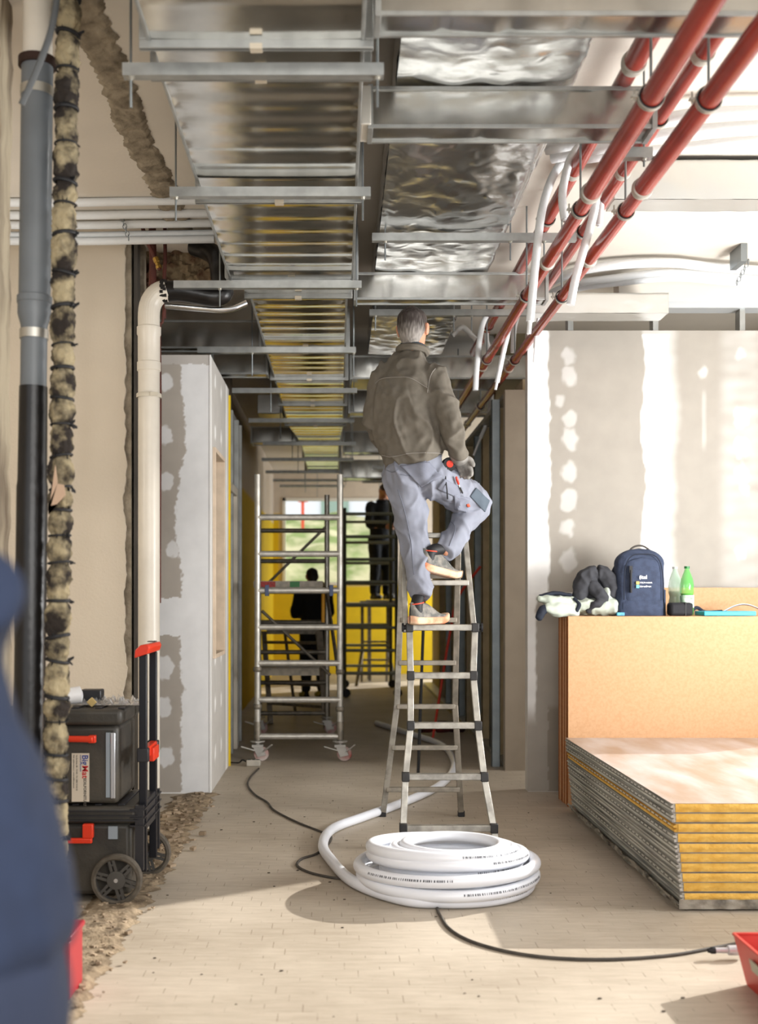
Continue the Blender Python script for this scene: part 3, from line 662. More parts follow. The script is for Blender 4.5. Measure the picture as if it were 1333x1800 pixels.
white_tube('white tube hanging beside the head and shoulder of the man', [(862, 546), (850, 566), (843, 600), (838, 650), (836, 686)], 8.0, .02)
white_tube('curved white tube behind the one beside the shoulder of the man', [(860, 548), (856, 575), (856, 600), (862, 618)], 8.4, .018)
white_tube('white tube crossing behind the lower red pipes and hanging past them', [(905, 548), (895, 580), (884, 625), (874, 672)], 7.5, .017, .05)
white_tube('far white tube beside strut rods, hanging short', [(912, 548), (904, 580), (902, 620)], 8.3, .018)
white_tube('pale tube hanging deep in the corridor below the red pipe ends', [(868, 668), (865, 700), (855, 745), (845, 770)], 10.2, .018, .17)
white_tube('pale ribbed tube next to the one hanging deep in the corridor', [(872, 660), (871, 700), (868, 752)], 10.0, .017, .08)
white_tube('pale tube hanging deep behind the elbow of the man', [(803, 682), (802, 720), (800, 745)], 10.9, .02)
white_tube('thin white tube end hanging at the plasterboard wall edge', [(947, 560), (943, 590), (941, 612)], 7.2, .012, .09)
white_tube('white tubes curving beside the foil duct behind the man', [(795, 590), (812, 575), (830, 590), (845, 606)], 8.9, .02)
for k, (lb, pts, r) in enumerate([
    ('topmost', [(960, 262), (1030, 248), (1100, 228), (1180, 208), (1260, 199), (1400, 196), (1650, 190)], .028),
    ('second', [(970, 278), (1050, 262), (1130, 243), (1200, 232), (1290, 224), (1400, 220), (1650, 216)], .026),
    ('third', [(1000, 284), (1090, 270), (1180, 262), (1290, 250), (1400, 246), (1650, 236)], .024),
    ]):
    pp = [P(a, b, 4200/(1050-b)) for a, b in pts]
    tag(MB().tube(pp, r, 12, smooth=8).build('insulated_tube', M_whitetube), lb+' of the white tubes lying across the bright ceiling before the pale foil duct', 'insulated tube', 'white tubes across the bright ceiling')
for k, (lb, pts, r) in enumerate([
    ('upper', [(930, 520), (1000, 482), (1080, 466), (1180, 462), (1260, 470), (1400, 478), (1600, 480)], .03),
    ('middle', [(930, 534), (1000, 502), (1070, 490), (1170, 479), (1260, 484), (1400, 492), (1600, 492)], .024),
    ('lower', [(925, 545), (1000, 510), (1090, 496), (1190, 488), (1290, 496), (1400, 500), (1600, 502)], .026)]):
    pp = [P(a, b, 2000*2.12/(1050-b)) for a, b in pts]
    tag(MB().tube(pp, r, 12, smooth=8).build('insulated_tube', M_whitetube), lb+' white tube of the bundle lying above the plasterboard wall', 'insulated tube', 'white tube bundle above the wall')
for k, (z, y) in enumerate(((3.472, 6.56), (3.43, 6.62), (3.392, 6.6), (3.475, 6.40), (3.478, 6.2))):
    tag(MB().tube([(-2.6, y, z), (-1.6, y+.01, z-.004), (-1.1, y, z), (-.72, y, z+.006)], .023, 12, smooth=6).build('insulated_tube', M_whitetube), ('top', 'middle', 'bottom', 'forward', 'foremost')[k]+' white tube of the bundle crossing the ceiling above the cream wall', 'insulated tube', 'white tubes above the cream wall')
def chain(label, a, b, body):
    a = Vector(a); b = Vector(b); t = thing('fixing_chain', label, 'ceiling fixing', b)
    MB().box(*body).build('channel_stub', M_rod, t); g = MB(); n = 7
    for i in range(n):
        p = a+(b-a)*i/(n-1); s_ = .011
        ring = [p+Vector((s_*math.cos(q) if i % 2 else 0, 0 if i % 2 else s_*math.cos(q), s_*1.5*math.sin(q))) for q in [2*math.pi*j/10 for j in range(10)]]
        g.tube(ring, .0025, 6, closed=True)
    g.build('chain_links', M_rod, t)
chain('small steel stub with dangling chain over the white tubes by the cream wall', P(213, 378, 6.55), P(226, 418, 6.5), (P(207, 368, 6.4), P(222, 376, 6.6)))
chain('steel stub with dangling chain on the bright ceiling over the wall', P(1316, 460, 7.0), P(1296, 497, 7.0), (P(1303, 459, 7.0), Vector((P(1303, 459, 7.0).x+.04, 7.2, 3.499))))
# ================= white waste pipe with black elbow
wp = thing('white_drain_pipe', 'cream white plastic drain pipe standing before the cream wall', 'pipe', (-1.074, 6.45, 0))
X = -1.074; Y = 6.45
MB().tube([(X, Y, 0), (X, Y, 2.62)], .061, 28).build('pipe', M_pvc, wp)
MB().lathe([(.062, 0), (.067, .004), (.067, .05), (.0625, .054), (.063, .2), (.068, .21), (.068, .25), (.062, .255)], (X, Y, 2.6), seg=28).build('socket', M_pvc, wp)
el = [Vector((X, Y, 2.84)), Vector((X, Y, 2.93)), Vector((X+.012, Y, 2.99)), Vector((X+.05, Y, 3.04)), Vector((X+.105, Y, 3.06))]
MB().tube(el, .062, 28, smooth=3).build('elbow', M_pvc, wp, ang=12)
MB().lathe([(.069, 0), (.071, .004), (.071, .02), (.069, .024)], (X, Y, 2.45), seg=28, cap=False).box((X+.02, Y-.075, 2.452), (X+.06, Y-.066, 2.472)).build('band', mat('band', '#c9c2b2', .5), wp)
bp_ = thing('black_pipe', 'glossy black drain pipe bending up from the top of white pipe', 'pipe', (-.95, 6.45, 3.0))
MB().tube([(-.97, 6.45, 3.055), (-.88, 6.45, 3.055), (-.78, 6.46, 3.04), (-.70, 6.47, 3.03), (-.655, 6.48, 3.06), (-.672, 6.5, 3.15), (-.685, 6.56, 3.22), (-.71, 6.64, 3.30), (-.77, 6.74, 3.37), (-.86, 6.8, 3.42)], .058, 24, smooth=5).build('pipe', M_black, bp_)
rng = MB()
for i in range(60):
    a = random.random()*6.28; x = -.985+random.uniform(-.012, .012); rng.box((x-.01, 6.45+.058*math.cos(a)-.008, 3.055+.058*math.sin(a)-.008), (x+.008, 6.45+.058*math.cos(a)+.008, 3.055+.058*math.sin(a)+.008))
rng.build('torn_tape', M_black, bp_)
tag(MB().tube([P(290, 536, 6.6), P(350, 541, 6.62), P(400, 543, 6.66), P(432, 532, 6.7)], .022, 14, smooth=5).build('foil_pipe', M_foil), 'thin foil wrapped pipe just below black pipe', 'pipe')
for k, (a, b, r, lb) in enumerate((((268, 420), (268, 505), .022, 'thick rusty brown pipe dropping behind the white pipe elbow'), ((290, 420), (289, 490), .011, 'thin red old pipe dropping to the end of black pipe'))):
    tag(MB().tube([Vector((P(*a, 6.7).x, 6.7, 3.498)), P(*a, 6.7), P((a[0]+b[0])/2+1, (a[1]+b[1])/2, 6.7), P(*b, 6.7), P(b[0]-(0 if k else 4), b[1]+70, 6.7)], r, 12, smooth=4).build('old_pipe', M_redold), lb, 'pipe')
pv = thing('old_pipe', 'slanting red pipe with brass valve under the broken brick', 'pipe', P(270, 450, 6.62))
MB().tube([Vector((-1.15, 6.66, 3.498)), P(256, 418, 6.62), P(270, 448, 6.62), P(281, 474, 6.62)], .012, 12).build('pipe', M_redold, pv)
MB().lathe([(.013, 0), (.019, .004), (.019, .03), (.015, .034), (.015, .05), (.019, .054), (.019, .07)], P(273, 452, 6.62), P(281, 474, 6.62)-P(273, 452, 6.62), 8).build('brass_valve', mat('brass', '#a98745', .35, .9), pv)
tag(MB().tube([P(288, 545, 6.66), P(286, 566, 6.66), P(281, 582, 6.66), P(282, 700, 6.66), P(281, 950, 6.66), P(281, 1060, 6.66)], .008, 10, smooth=4).build('old_pipe', M_redold), 'thin red pipe running down behind white drain pipe', 'pipe')
# ================= grey stack and lagged pipe at the front
gs = thing('grey_drain_stack', 'dark grey plastic drain stack running floor to ceiling beside the broken wall', 'pipe', ((58-CX)*4/F, 4.0, 0))
def gx(py): return (66-(py-100)*.0125-CX)*4/F
def gz(py): return HC+(CY-py)*4/F
def seg_(py0, py1, r, m, nm, prof=None):
    a = Vector((gx(py0), 4, gz(py0))); b = Vector((gx(py1), 4, gz(py1)))
    if prof: MB().lathe([(rr, t*(a-b).length) for t, rr in prof], b, a-b, 32).build(nm, m, gs)
    else: MB().tube([b, a], r, 32).build(nm, m, gs)
seg_(-100, 112, .052, M_pvc, 'white_socket'); seg_(112, 530, .055, M_greypvc, 'grey_pipe')
seg_(520, 592, 0, M_greypvc, 'reducer', [(0, .046), (.25, .046), (.55, .058), (.8, .058), (.82, .061), (.97, .061), (1, .057)])
seg_(592, 684, .046, M_greypvc, 'grey_pipe'); seg_(680, 1712, .0, M_black, 'black_pipe', [(0, .054), (.83, .054), (.84, .051), (1, .049)])
for py, r in ((588, .05), (162, .058)): seg_(py-8, py+8, r, M_clampm, 'clamp_ring')
seg_(104, 118, .066, mat('rusty_bracket', '#3c2a22', .8, .3, var=.4), 'rusty_bracket')
tag(MB().tube([P(105, -40, 3.7), P(92, 45, 3.7), P(70, 110, 3.7), P(38, 184, 3.72)], .011, 10, smooth=5).build('grey_cable', mat('dark_conduit', '#55585a', .5)), 'grey flexible conduit slanting across the top of grey stack', 'cable')
M_lag = mat('mineral_wool', '#a39678', .95, col2='#2a2420', vscale=13, thr=(.40, .58), bump=1, bscale=40, detail=9)
lp = thing('lagged_pipe', 'vertical pipe lagged with ragged mineral wool tied by black bands', 'pipe', ((108-CX)*3.95/F, 3.95, 0))
lx = [(-100, 124), (100, 118), (500, 112), (800, 108), (1100, 102), (1300, 99), (1500, 99), (1720, 104)]
def lpx(py):
    for (a, xa), (b, xb) in zip(lx, lx[1:]):
        if py <= b: return xa+(xb-xa)*(py-a)/(b-a)
    return lx[-1][1]
g = MB(); seg = 40; n = 900; k0 = 0; random.seed(5)
ties = []; py = -60
while py < 1700: ties.append(py); py += random.uniform(38, 70)
for i in range(n+1):
    py = -100+1818*i/n; c = P(lpx(py), py, 3.95); d = min(abs(py-t) for t in ties); bul = .030+.011*sst(0, 16, d)+.006*noise.noise(Vector((py*.02, 0, 0)))
    for j in range(seg):
        a = 2*math.pi*j/seg; r = bul+.009*noise.fractal(Vector((math.cos(a)*1.6, math.sin(a)*1.6, py*.035)), .7, 2, 4)+.003*noise.noise(Vector((math.cos(a)*6, math.sin(a)*6, py*.2)))
        g.v.append(c+Vector((math.cos(a)*r, math.sin(a)*r, 0)))
for i in range(n):
    for j in range(seg): g.f.append((i*seg+j, i*seg+(j+1) % seg, (i+1)*seg+(j+1) % seg, (i+1)*seg+j)); g.m.append(0)
g.build('wool_lagging', M_lag, lp, ang=80)
for i, t in enumerate(ties):
    c = P(lpx(t), t, 3.95); b = MB(); h = random.uniform(.003, .012); tw = random.uniform(-.008, .008)
    b.tube([c+Vector((math.cos(q)*.037, math.sin(q)*.037, math.cos(q)*tw)) for q in [2*math.pi*j/20 for j in range(20)]], h*.7, 6, closed=True)
    for _ in range(3):
        a = random.uniform(-1.9, .6); p = c+Vector((math.cos(a)*.036, math.sin(a)*.036, 0)); q = p+Vector((math.cos(a)*random.uniform(.004, .022), math.sin(a)*.01, random.uniform(-.02, .012)))
        s1 = random.uniform(.004, .01); b.prism([p+Vector((0, 0, -s1)), q+Vector((0, 0, -s1*.4)), q+Vector((0, 0, s1*.6)), p+Vector((0, 0, s1))], (0, .006, 0))
    b.build('black_tie', M_rubber, lp, ang=60)
fl = MB(); fl.prism([P(85, 905, 3.86), P(97, 818, 3.86), P(101, 850, 3.86), P(112, 852, 3.86), P(115, 870, 3.86), P(100, 886, 3.86), P(84, 890, 3.86)], (0, .006, 0))
fl.build('torn_paper', mat('torn_paper', '#b79c85', .9), lp)
tag(MB().box((-1.1, 3.70, 0), (-.872, 3.88, .20)).box((-1.11, 3.69, .20), (-.865, 3.89, .22)).build('red_crate', mat('red_plastic_2', '#8e1420', .4), bev=.006), 'small red plastic crate at the foot of lagged pipe', 'crate')
# ================= stack of boards against the wall
random.seed(11)
def dash_mat():
    if 'dash' in MATS: return MATS['dash']
    m = mat('dash', '#c9c7be', .6); n = m.node_tree; N = n.nodes.new; L = n.links.new; b = n.nodes['Principled BSDF']
    tc = N('ShaderNodeTexCoord'); sx = N('ShaderNodeSeparateXYZ'); L(tc.outputs['Object'], sx.inputs[0]); d = N('ShaderNodeMath'); d.operation = 'DIVIDE'; d.inputs[1].default_value = .064; L(sx.outputs[1], d.inputs[0])
    f = N('ShaderNodeMath'); f.operation = 'FRACT'; L(d.outputs[0], f.inputs[0]); g = N('ShaderNodeMath'); g.operation = 'LESS_THAN'; g.inputs[1].default_value = .36; L(f.outputs[0], g.inputs[0])
    x = N('ShaderNodeMix'); x.data_type = 'RGBA'; L(g.outputs[0], x.inputs[0]); x.inputs[6].default_value = lin('#c9c7be'); x.inputs[7].default_value = lin('#4b4944'); L(x.outputs[2], b.inputs['Base Color']); return m
grp = 'orange boards standing against the plasterboard wall'
yb = 7.16
words_ = ['frontmost', 'second', 'third', 'fourth', 'fifth', 'sixth', 'rear']
for i in range(6):
    x0 = 1.447+random.uniform(-.006, .006)
    o = MB().box((x0, yb, 0), (3.3, yb+.042, 1.203-random.uniform(0, .004))).build('orange_board', [M_board, M_boardedge], bev=.002)
    for p in o.data.polygons:
        if abs(p.normal.x) > .9: p.material_index = 1
    tag(o, 'orange fibreboard standing upright, %s of the six with edges showing' % words_[i] if i else 'large orange fibreboard facing the room, frontmost of the upright stack', 'board', grp); yb += .05
tag(MB().box((2.02, 7.60, 0), (3.4, 7.64, 1.385)).build('orange_board', M_board, bev=.002), 'taller orange board leaning on the wall behind the bottles', 'board', grp)
# ================= insulated panels
M_pt = mat('panel_skin', '#a89789', .33, .35, col2='#c9cbcf', vscale=6, stretch=(1, .3, 1), bump=.1, detail=9, thr=(.35, .7))
M_side = mat('panel_joint', '#cfcdc4', .5, .2, col2='#8c8b85', vscale=20, stretch=(4, .12, 4))
M_wrap = mat('dirty_wrap', '#9a958a', .35, .1, col2='#3c3833', vscale=12, bump=.8, bscale=14)
order = ['topmost', 'second from the top', 'third from the top', 'fourth from the top', 'fifth from the top', 'fifth from the bottom', 'fourth from the bottom', 'third from the bottom', 'second from the bottom', 'lowest']
zt = .452
for i in range(10):
    h = .0395; z1 = zt-i*(h+.0022); z0 = z1-h; x0 = 1.405+i*.0035+random.uniform(-.004, .004); ya = 4.79+random.uniform(-.006, .006); yz = 7.03+random.uniform(-.006, .006); x1 = 2.62
    t = thing('insulation_board', 'insulated metal sandwich panel with yellow foam core, %s of the pile' % order[i], 'insulated panel', (2, 5.9, z0), 'sandwich panels piled on the floor')
    g = MB().grid(lambda u, v: (x0+.018+(x1-x0-.02)*u, ya-.002-.0045*noise.noise(Vector((u*20, i*3, v*2)))-.004*math.sin(math.pi*v), z0+.002+(h-.004)*v), 60, 5)
    g.box((x0+.02, ya+.004, z0+.002), (x1, yz, z1-.002)); g.build('foam_core', M_foam, t, recalc=False)
    MB().box((x0+.002, ya, z1-.0015), (x1, yz, z1)).build('top_skin', M_pt if i == 0 else M_rail, t)
    MB().box((x0+.002, ya, z0), (x1, yz, z0+.0015)).build('bottom_skin', M_rail, t)
    pr = [(.020, .0015), (.004, .0015), (.004, .012), (.012, .014), (.012, .019), (.0, .020), (.0, .029), (.010, .031), (.010, .036), (.003, .037), (.003, h-.0015), (.020, h-.0015)]
    MB().prism([(x0+a, ya+.003, z0+b) for a, b in pr], (0, yz-ya-.006, 0)).build('joint_profile', M_side if i not in (2,) else M_foam, t)
    if i % 2 == 0 or i in (1, 3):
        MB().box((x0-.0008, ya+.05, z0+.0215), (x0+.003, yz-.05, z0+.0275)).build('printed_strip', dash_mat(), t)
g = MB().grid(lambda u, v: (1.41+.03*rag((0, u*6, v), 2, .5, 3)+.02*v, 4.78+2.2*u, .058-.045*v-.006*abs(noise.noise(Vector((u*20, v*3, 0))))), 120, 6)
g.grid(lambda u, v: (1.43+1.19*u, 4.772+.006*noise.noise(Vector((u*30, v*5, 1))), .052-.04*v), 60, 5)
g.box((1.46, 4.80, .012), (2.6, 7.0, .03))
tag(g.build('plastic_wrap', M_wrap, recalc=False), 'dirty torn plastic wrapping under the bottom panel of the pile', 'plastic wrap')
for k, yy in enumerate((4.86, 5.65, 6.6)):
    tag(MB().box((1.46, yy, 0), (2.55, yy+.09, .0145)).build('foam_batten', mat('white_foam', '#c9c5bd', .8, var=.2, vscale=9)), ('front', 'middle', 'rear')[k]+' pale foam batten holding the panel pile off the floor', 'batten', 'battens under the panel pile')
# ================= coil of white pipe
M_hose = mat('white_hose', '#e4e7ee', .28, spec=.6)
M_print = mat('hose_print', '#3f4249', .6)
cc = Vector((.492, 5.2, 0)); hr = .0265
hz = thing('coiled_hose', 'large coil of thick white insulated pipe lying on the floor before the ladder', 'coiled pipe', cc)
def ell(R, z, dx=0, dy=0, tx=0, ty=0, s=1.0): return [cc+Vector((dx+R*math.cos(a), dy+R*s*math.sin(a), z+tx*math.cos(a)+ty*math.sin(a))) for a in [2*math.pi*j/72 for j in range(72)]]
rings = [(.378, .028, 0, 0, 0, 0), (.392, .066, .006, -.01, .006, .008), (.40, .108, .002, .0, .012, -.010), (.300, .080, .02, .0, 0, 0), (.305, .118, .02, 0, .004, -.006), (.345, .152, .005, 0, .002, -.020), (.322, .180, -.02, -.01, -.006, -.022), (.255, .176, .02, .0, .004, -.01), (.218, .186, .03, .0, 0, -.004)]
def dashes(rg, a0, a1, z_up, par):
    R, z, dx, dy, tx, ty = rg; g = MB(); a = a0; random.seed(int(a0*100)+int(z*1000))
    while a < a1:
        da = random.uniform(.006, .016)
        def pt(b, e): # point on outer face
            ph = .35+e; rr = R+math.cos(ph)*(hr+.0006); return cc+Vector((dx+rr*math.cos(b), dy+rr*math.sin(b), z+tx*math.cos(b)+ty*math.sin(b)+math.sin(ph)*(hr+.0006)))
        g.quad([pt(a, -.16), pt(a+da, -.16), pt(a+da, .2), pt(a, .2)]); a += da+random.uniform(.004, .02)
    g.build('print', M_print, par, smooth=False)
for i, rg in enumerate(rings):
    o = MB().tube(ell(*rg[:4], tx=rg[4], ty=rg[5]), hr if i < 7 else hr*.95, 18, closed=True).build('hose_turn', M_hose, hz)
    if i in (0, 1, 2, 5, 6, 4): dashes(rg, *{0: (-1.2, -.6), 1: (-1.5, -.3), 2: (-2.6, -1.6), 4: (-1.3, -.2), 5: (-1.1, -.3), 6: (-1.4, -.3)}[i], 0, o)
lead = [P(800, 1597, 4.86), P(700, 1578, 4.93), P(625, 1545, 5.15), P(582, 1510, 5.6), P(568, 1480, 5.95), P(585, 1450, 6.35), P(640, 1432, 6.7), P(700, 1412, 7.1), P(765, 1385, 7.7), P(794, 1360, 8.35), P(797, 1335, 9.1), P(775, 1312, 10.0), P(720, 1296, 10.8), P(662, 1277, 11.7)]
for v in lead: v.z = .028
lead[0] = cc+Vector((.02, -.372, .028)); lead[1] = cc+Vector((-.2, -.34, .028))
MB().tube(lead, hr, 16, smooth=10).build('hose_lead', M_hose, hz)
# ================= cable on the floor
M_cab = mat('dusty_cable', '#4a453f', .75, var=.35, vscale=20)
cp = [(404, 1330), (425, 1338), (444, 1348), (463, 1340), (455, 1352), (440, 1368), (436, 1382), (448, 1398), (470, 1412), (482, 1426), (520, 1446), (560, 1462), (582, 1472), (575, 1488), (556, 1503), (530, 1512), (523, 1524), (545, 1536), (585, 1545), (625, 1549), (700, 1570), (760, 1590), (772, 1608), (790, 1635), (830, 1658), (900, 1677), (980, 1687), (1080, 1689), (1180, 1682), (1250, 1670), (1300, 1660), (1380, 1640)]
pts = []
for a, b in cp:
    Y = 2640/(b-1050); v = P(a, b, Y); v.z = .006; pts.append(v)
tag(MB().tube(pts[4:], .0065, 8, smooth=6).build('power_cable', M_cab), 'dusty dark power cable snaking over the floor and under the white coil', 'cable')
pb = thing('socket_block', 'pale trailing socket block lying by the scaffold castor', 'socket block', P(448, 1345, 8.95))
q = P(446, 1347, 8.9); MB().box((q.x-.055, q.y-.03, 0), (q.x+.055, q.y+.035, .05)).build('body', mat('dirty_white', '#bdb7ab', .5, var=.2), pb, bev=.008)
for k in (-1, 0, 1): MB().lathe([(.014, 0), (.012, .003)], (q.x+k*.033, q.y, .05), seg=14).build('socket', M_rubber, pb)
MB().tube([q+Vector((-.05, 0, -q.z+.03)), q+Vector((-.09, .02, -q.z+.045)), q+Vector((-.12, .05, -q.z+.02)), q+Vector((-.2, .15, -q.z+.008))], .006, 8, smooth=5).build('plug_lead', M_rubber, pb)
# ================= scaffold tower
sc = thing('scaffold_tower', 'aluminium scaffold tower on castors standing in the corridor mouth', 'scaffold', (-.38, 10, 0))
def sp(u, v, z): # u across, v depth 0 front..1 rear
    return Vector((-.651+.665*u+v*(-.119-.005*u), 9.17+1.83*v, z))
RZ = [.20, .495, .79, 1.08, 1.375, 1.67, 1.965]
for v in (0, 1):
    for u in (0, 1):
        ps = MB().tube([sp(u, v, .17), sp(u, v, 2.31 if not (u == 0 and v == 1) else 2.2)], .0245, 16).build('post', M_alu, sc)
        MB().lathe([(.029, 0), (.029, .14), (.026, .15)], sp(u, v, .17), seg=16).build('collar', M_alud, ps)
    for z in RZ:
        MB().tube([sp(0, v, z), sp(1, v, z)], .0245 if v == 0 else .022, 14).build('rung', M_alu if v == 0 else M_alud, sc)
for u, v0, z0, v1, z1 in ((0, 0, .62, 1, 1.35), (1, 0, .62, 1, 1.35), (0, 0, 1.35, 1, .62)): MB().tube([sp(u, v0, z0), sp(u, v1, z1)], .016, 10).build('side_brace', M_alud, sc)
MB().tube([sp(.02, 1, 1.38), sp(.98, 1, 2.0)], .014, 10).build('diagonal_brace', M_alud, sc)
MB().tube([sp(.05, .5, 1.2), sp(.98, .6, .62)], .014, 10).build('diagonal_brace', M_alud, sc)
pd = MB().box((-.70, 9.4, 1.40), (-.13, 10.95, 1.455)).build('platform', M_alud, sc)
lbm = MB().box((-.685, 9.395, 1.405), (-.52, 9.3995, 1.45)); lbm.build('red_label', mat('red_label', '#a3322c', .5, var=.5, vscale=60), pd)
MB().box((-.40, 9.395, 1.405), (-.32, 9.3995, 1.45)).build('green_label', mat('green_label', '#2f6b3c', .5), pd)
MB().box((-.70, 9.6, .66), (-.16, 10.9, .72)).build('lower_platform', M_alud, sc)
for u in (.12, .9): # platform hooks, blue
    q = sp(u, 0, RZ[4]); MB().box((q.x-.02, 9.14, RZ[4]-.045), (q.x+.012, 9.21, RZ[4]+.045)).build('platform_hook', mat('blue_hook', '#4a5672', .5, .3), sc, bev=.004)
yb_ = MB().tube([sp(.86, .45, 1.1), sp(.86, .45, 1.38)], .016, 10); yb_.build('yellow_sleeve', mat('yellow_label', '#d79a22', .5), sc)
for u, v in ((0, 0), (1, 0), (0, 1), (1, 1)):
    b = sp(u, v, 0); c_ = MB(); M_cast = mat('castor_grey', '#b9b6b0', .45, .4, var=.2)
    st = MB().tube([b+Vector((0, 0, .11)), b+Vector((0, 0, .19))], .019, 12); st.lathe([(.06, .155), (.06, .165)], b, seg=10); cs = st.build('castor', M_cast, sc)
    dx = .035 if u else .03
    MB().prism([b+Vector((-.04, -.03, .13)), b+Vector((.04, -.03, .13)), b+Vector((.07, -.03, .05)), b+Vector((.0, -.03, .035))], (0, .008, 0)).prism([b+Vector((-.04, .025, .13)), b+Vector((.04, .025, .13)), b+Vector((.07, .025, .05)), b+Vector((.0, .025, .035))], (0, .008, 0)).box(b+Vector((-.045, -.032, .112)), b+Vector((.045, .035, .135))).build('fork', M_cast, cs, bev=.002)
    MB().lathe([(.03, -.018), (.056, -.018), (.06, -.01), (.06, .01), (.056, .018), (.03, .018)], b+Vector((dx, 0, .06)), (0, 1, 0), 22).build('wheel', mat('castor_wheel', '#cfc6c0', .5, col2='#a3524a', vscale=7), cs)
    MB().bar(b+Vector((-.02, -.03, .09)), b+Vector((-.13, -.05, .125)), .03, .008).bar(b+Vector((.05, -.03, .08)), b+Vector((.12, -.06, .14)), .022, .008).build('brake_lever', M_cast, cs)
for zz in (.42, .72): [MB().lathe([(.03, -.02), (.036, -.01), (.036, .01), (.03, .02)], sp(u, 0, zz+.02-.02*u), seg=14).build('brace_clip', M_alud, sc) for u in (0, 1)]
# step ladder seen through the tower
sl = thing('step_ladder', 'worn aluminium ladder standing inside the scaffold tower', 'ladder', (-.4, 11.6, 0))
a0, a1, b0, b1 = P(476, 1262, 11.9), P(464, 1110, 12.2), P(574, 1298, 10.65), P(560, 1110, 10.9)
a0.z = 0; b0 = P(575, 1282, 11.4); b0.z = 0; b1 = P(561, 1110, 11.8)
MB().bar(a0, a1, .05, .03).build('rail', M_alud, sl); MB().bar(b0, b1, .07, .03).build('rail', M_alud, sl)
for k in range(4): t = .22+.22*k; MB().bar(a0.lerp(a1, t), b0.lerp(b1, t), .05, .03).build('step', M_alud, sl)
MB().box(a1.lerp(b1, .08)+Vector((0, -.06, -.02)), b1+Vector((0, .1, .02))).build('top_step', M_alud, sl)
MB().bar(P(500, 1105, 12.3), Vector((-.48, 12.8, 0)), .03, .02).build('prop', M_alud, sl)
# second tower further down
s2 = thing('scaffold_tower', 'dim scaffold tower deep in the corridor with pale lit rungs', 'scaffold', (.5, 15, 0))
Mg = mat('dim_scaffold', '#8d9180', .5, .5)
for x in ((606-CX)*15/F, (697-CX)*15/F):
    for y in (15.0, 16.6):
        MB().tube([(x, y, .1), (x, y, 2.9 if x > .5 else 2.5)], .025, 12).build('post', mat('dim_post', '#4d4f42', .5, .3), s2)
        MB().lathe([(.02, -.02), (.06, -.02), (.06, .02), (.02, .02)], (x+.02, y, .06), (0, 1, 0), 16).build('wheel', M_rubber, s2)
for i in range(8):
    z = 2.42-.3*i
    for y in (15.0, 16.6): MB().tube([((606-CX)*15/F, y, z), ((697-CX)*15/F, y, z)], .022, 10).build('rung', Mg, s2)
MB().box((.12, 15.05, 1.19), (.76, 16.6, 1.245)).build('platform', M_alud, s2)
# far ladder in front of yellow wall
fl_ = thing('step_ladder', 'aluminium step ladder before the yellow wall under the two men', 'ladder', (.54, 17.6, 0)); Yf = 17.4
for s_, (xt, xb) in ((0, (637, 626)), (1, (682, 694))):
    T = P(xt, 1058, Yf); Bq = P(xb, 1200, Yf); Bq.z = 0; K = P(xt+(0 if s_ else 0), 1145, Yf-.15)
    MB().bar(T, K, .05, .03).build('rail', M_alud, fl_); MB().bar(K, Vector((Bq.x, Yf-.5, 0)), .05, .03).build('rail', M_alud, fl_)
    MB().bar(T+Vector((0, .05, 0)), Vector((T.x, Yf+.42, 0)), .04, .03).build('rear_rail', M_alud, fl_)
for py, a, b in ((1098, 637, 682), (1128, 637, 683), (1160, 634, 686), (1185, 630, 690)): MB().bar(P(a, py, Yf-.15), P(b, py, Yf-.15), .05, .03).build('step', M_alud, fl_)
MB().box(P(634, 1060, 17.2), P(694, 1056, 17.8)).build('top_platform', M_alud, fl_)
M_lad = mat('ladder_aluminium', '#aaa69d', .42, .55, var=.4, vscale=16)
# ================= the ladder the man stands on
ld = thing('combination_ladder', 'paint spattered aluminium combination ladder the man stands on', 'ladder', (.58, 6.35, 0))
def yf(z): return 5.87+.285*z
def fp(px, z): Y = yf(z); return Vector(((px-CX)*Y/F, Y, z))
M_joint = mat('ladder_joint', '#2b2a2a', .5, var=.3, vscale=20)
FZ = [(1.156, 720, 835), (.90, 722, 832), (.64, 722, 840), (.38, 713, 851), (.125, 709, 868), (.0, 705, 875)]
for s_ in (1, 2):
    pts = [fp(f[s_], f[0]) for f in FZ]; g = MB()
    for a, b in zip(pts, pts[1:]): g.bar(a, b+(b-a).normalized()*.004, .034, .024, up=(0, 1, 0))
    g.build('front_rail', M_lad, ld, bev=.003)
    g = MB(); a, b = fp(713 if s_ == 1 else 834, 1.13), fp(709 if s_ == 1 else 817, 1.68)
    g.bar(a, b, .03, .024, up=(0, 1, 0)); g.build('inner_rail', M_lad, ld, bev=.003)
for i, (z, a, b) in enumerate(FZ[:5]):
    A, B = fp(a, z), fp(b, z); r = MB().bar(A+Vector((-.006, -.012, 0)), B+Vector((.006, -.012, 0)), .04, .034); ro = r.build('rung', M_lad, ld, bev=.004)
    for q in (A, B): MB().box(q+Vector((-.020, -.036, -.024)), q+Vector((.020, .014, .024))).build('corner_joint', M_joint, ro, bev=.004)
for q, sx in ((fp(720, 1.156), -1), (fp(835, 1.156), 1)):
    MB().lathe([(.014, 0), (.014, .03), (.024, .032), (.024, .042)], q+Vector((0, -.01, 0)), (sx, 0, 0), 14).build('lock_knob', M_rubber, ld)
for z, a, b in ((1.40, 714, 824), (1.665, 712, 818)): MB().bar(fp(a, z), fp(b, z), .036, .03).build('rung', M_lad, ld, bev=.004)
def yr(z): return 6.857-.27*z
def rp(px, z): Y = yr(z); return Vector(((px-CX)*Y/F, Y, z))
RR = [(1.68, 709, 806), (.69, 698, 800), (0, 673, 811)]
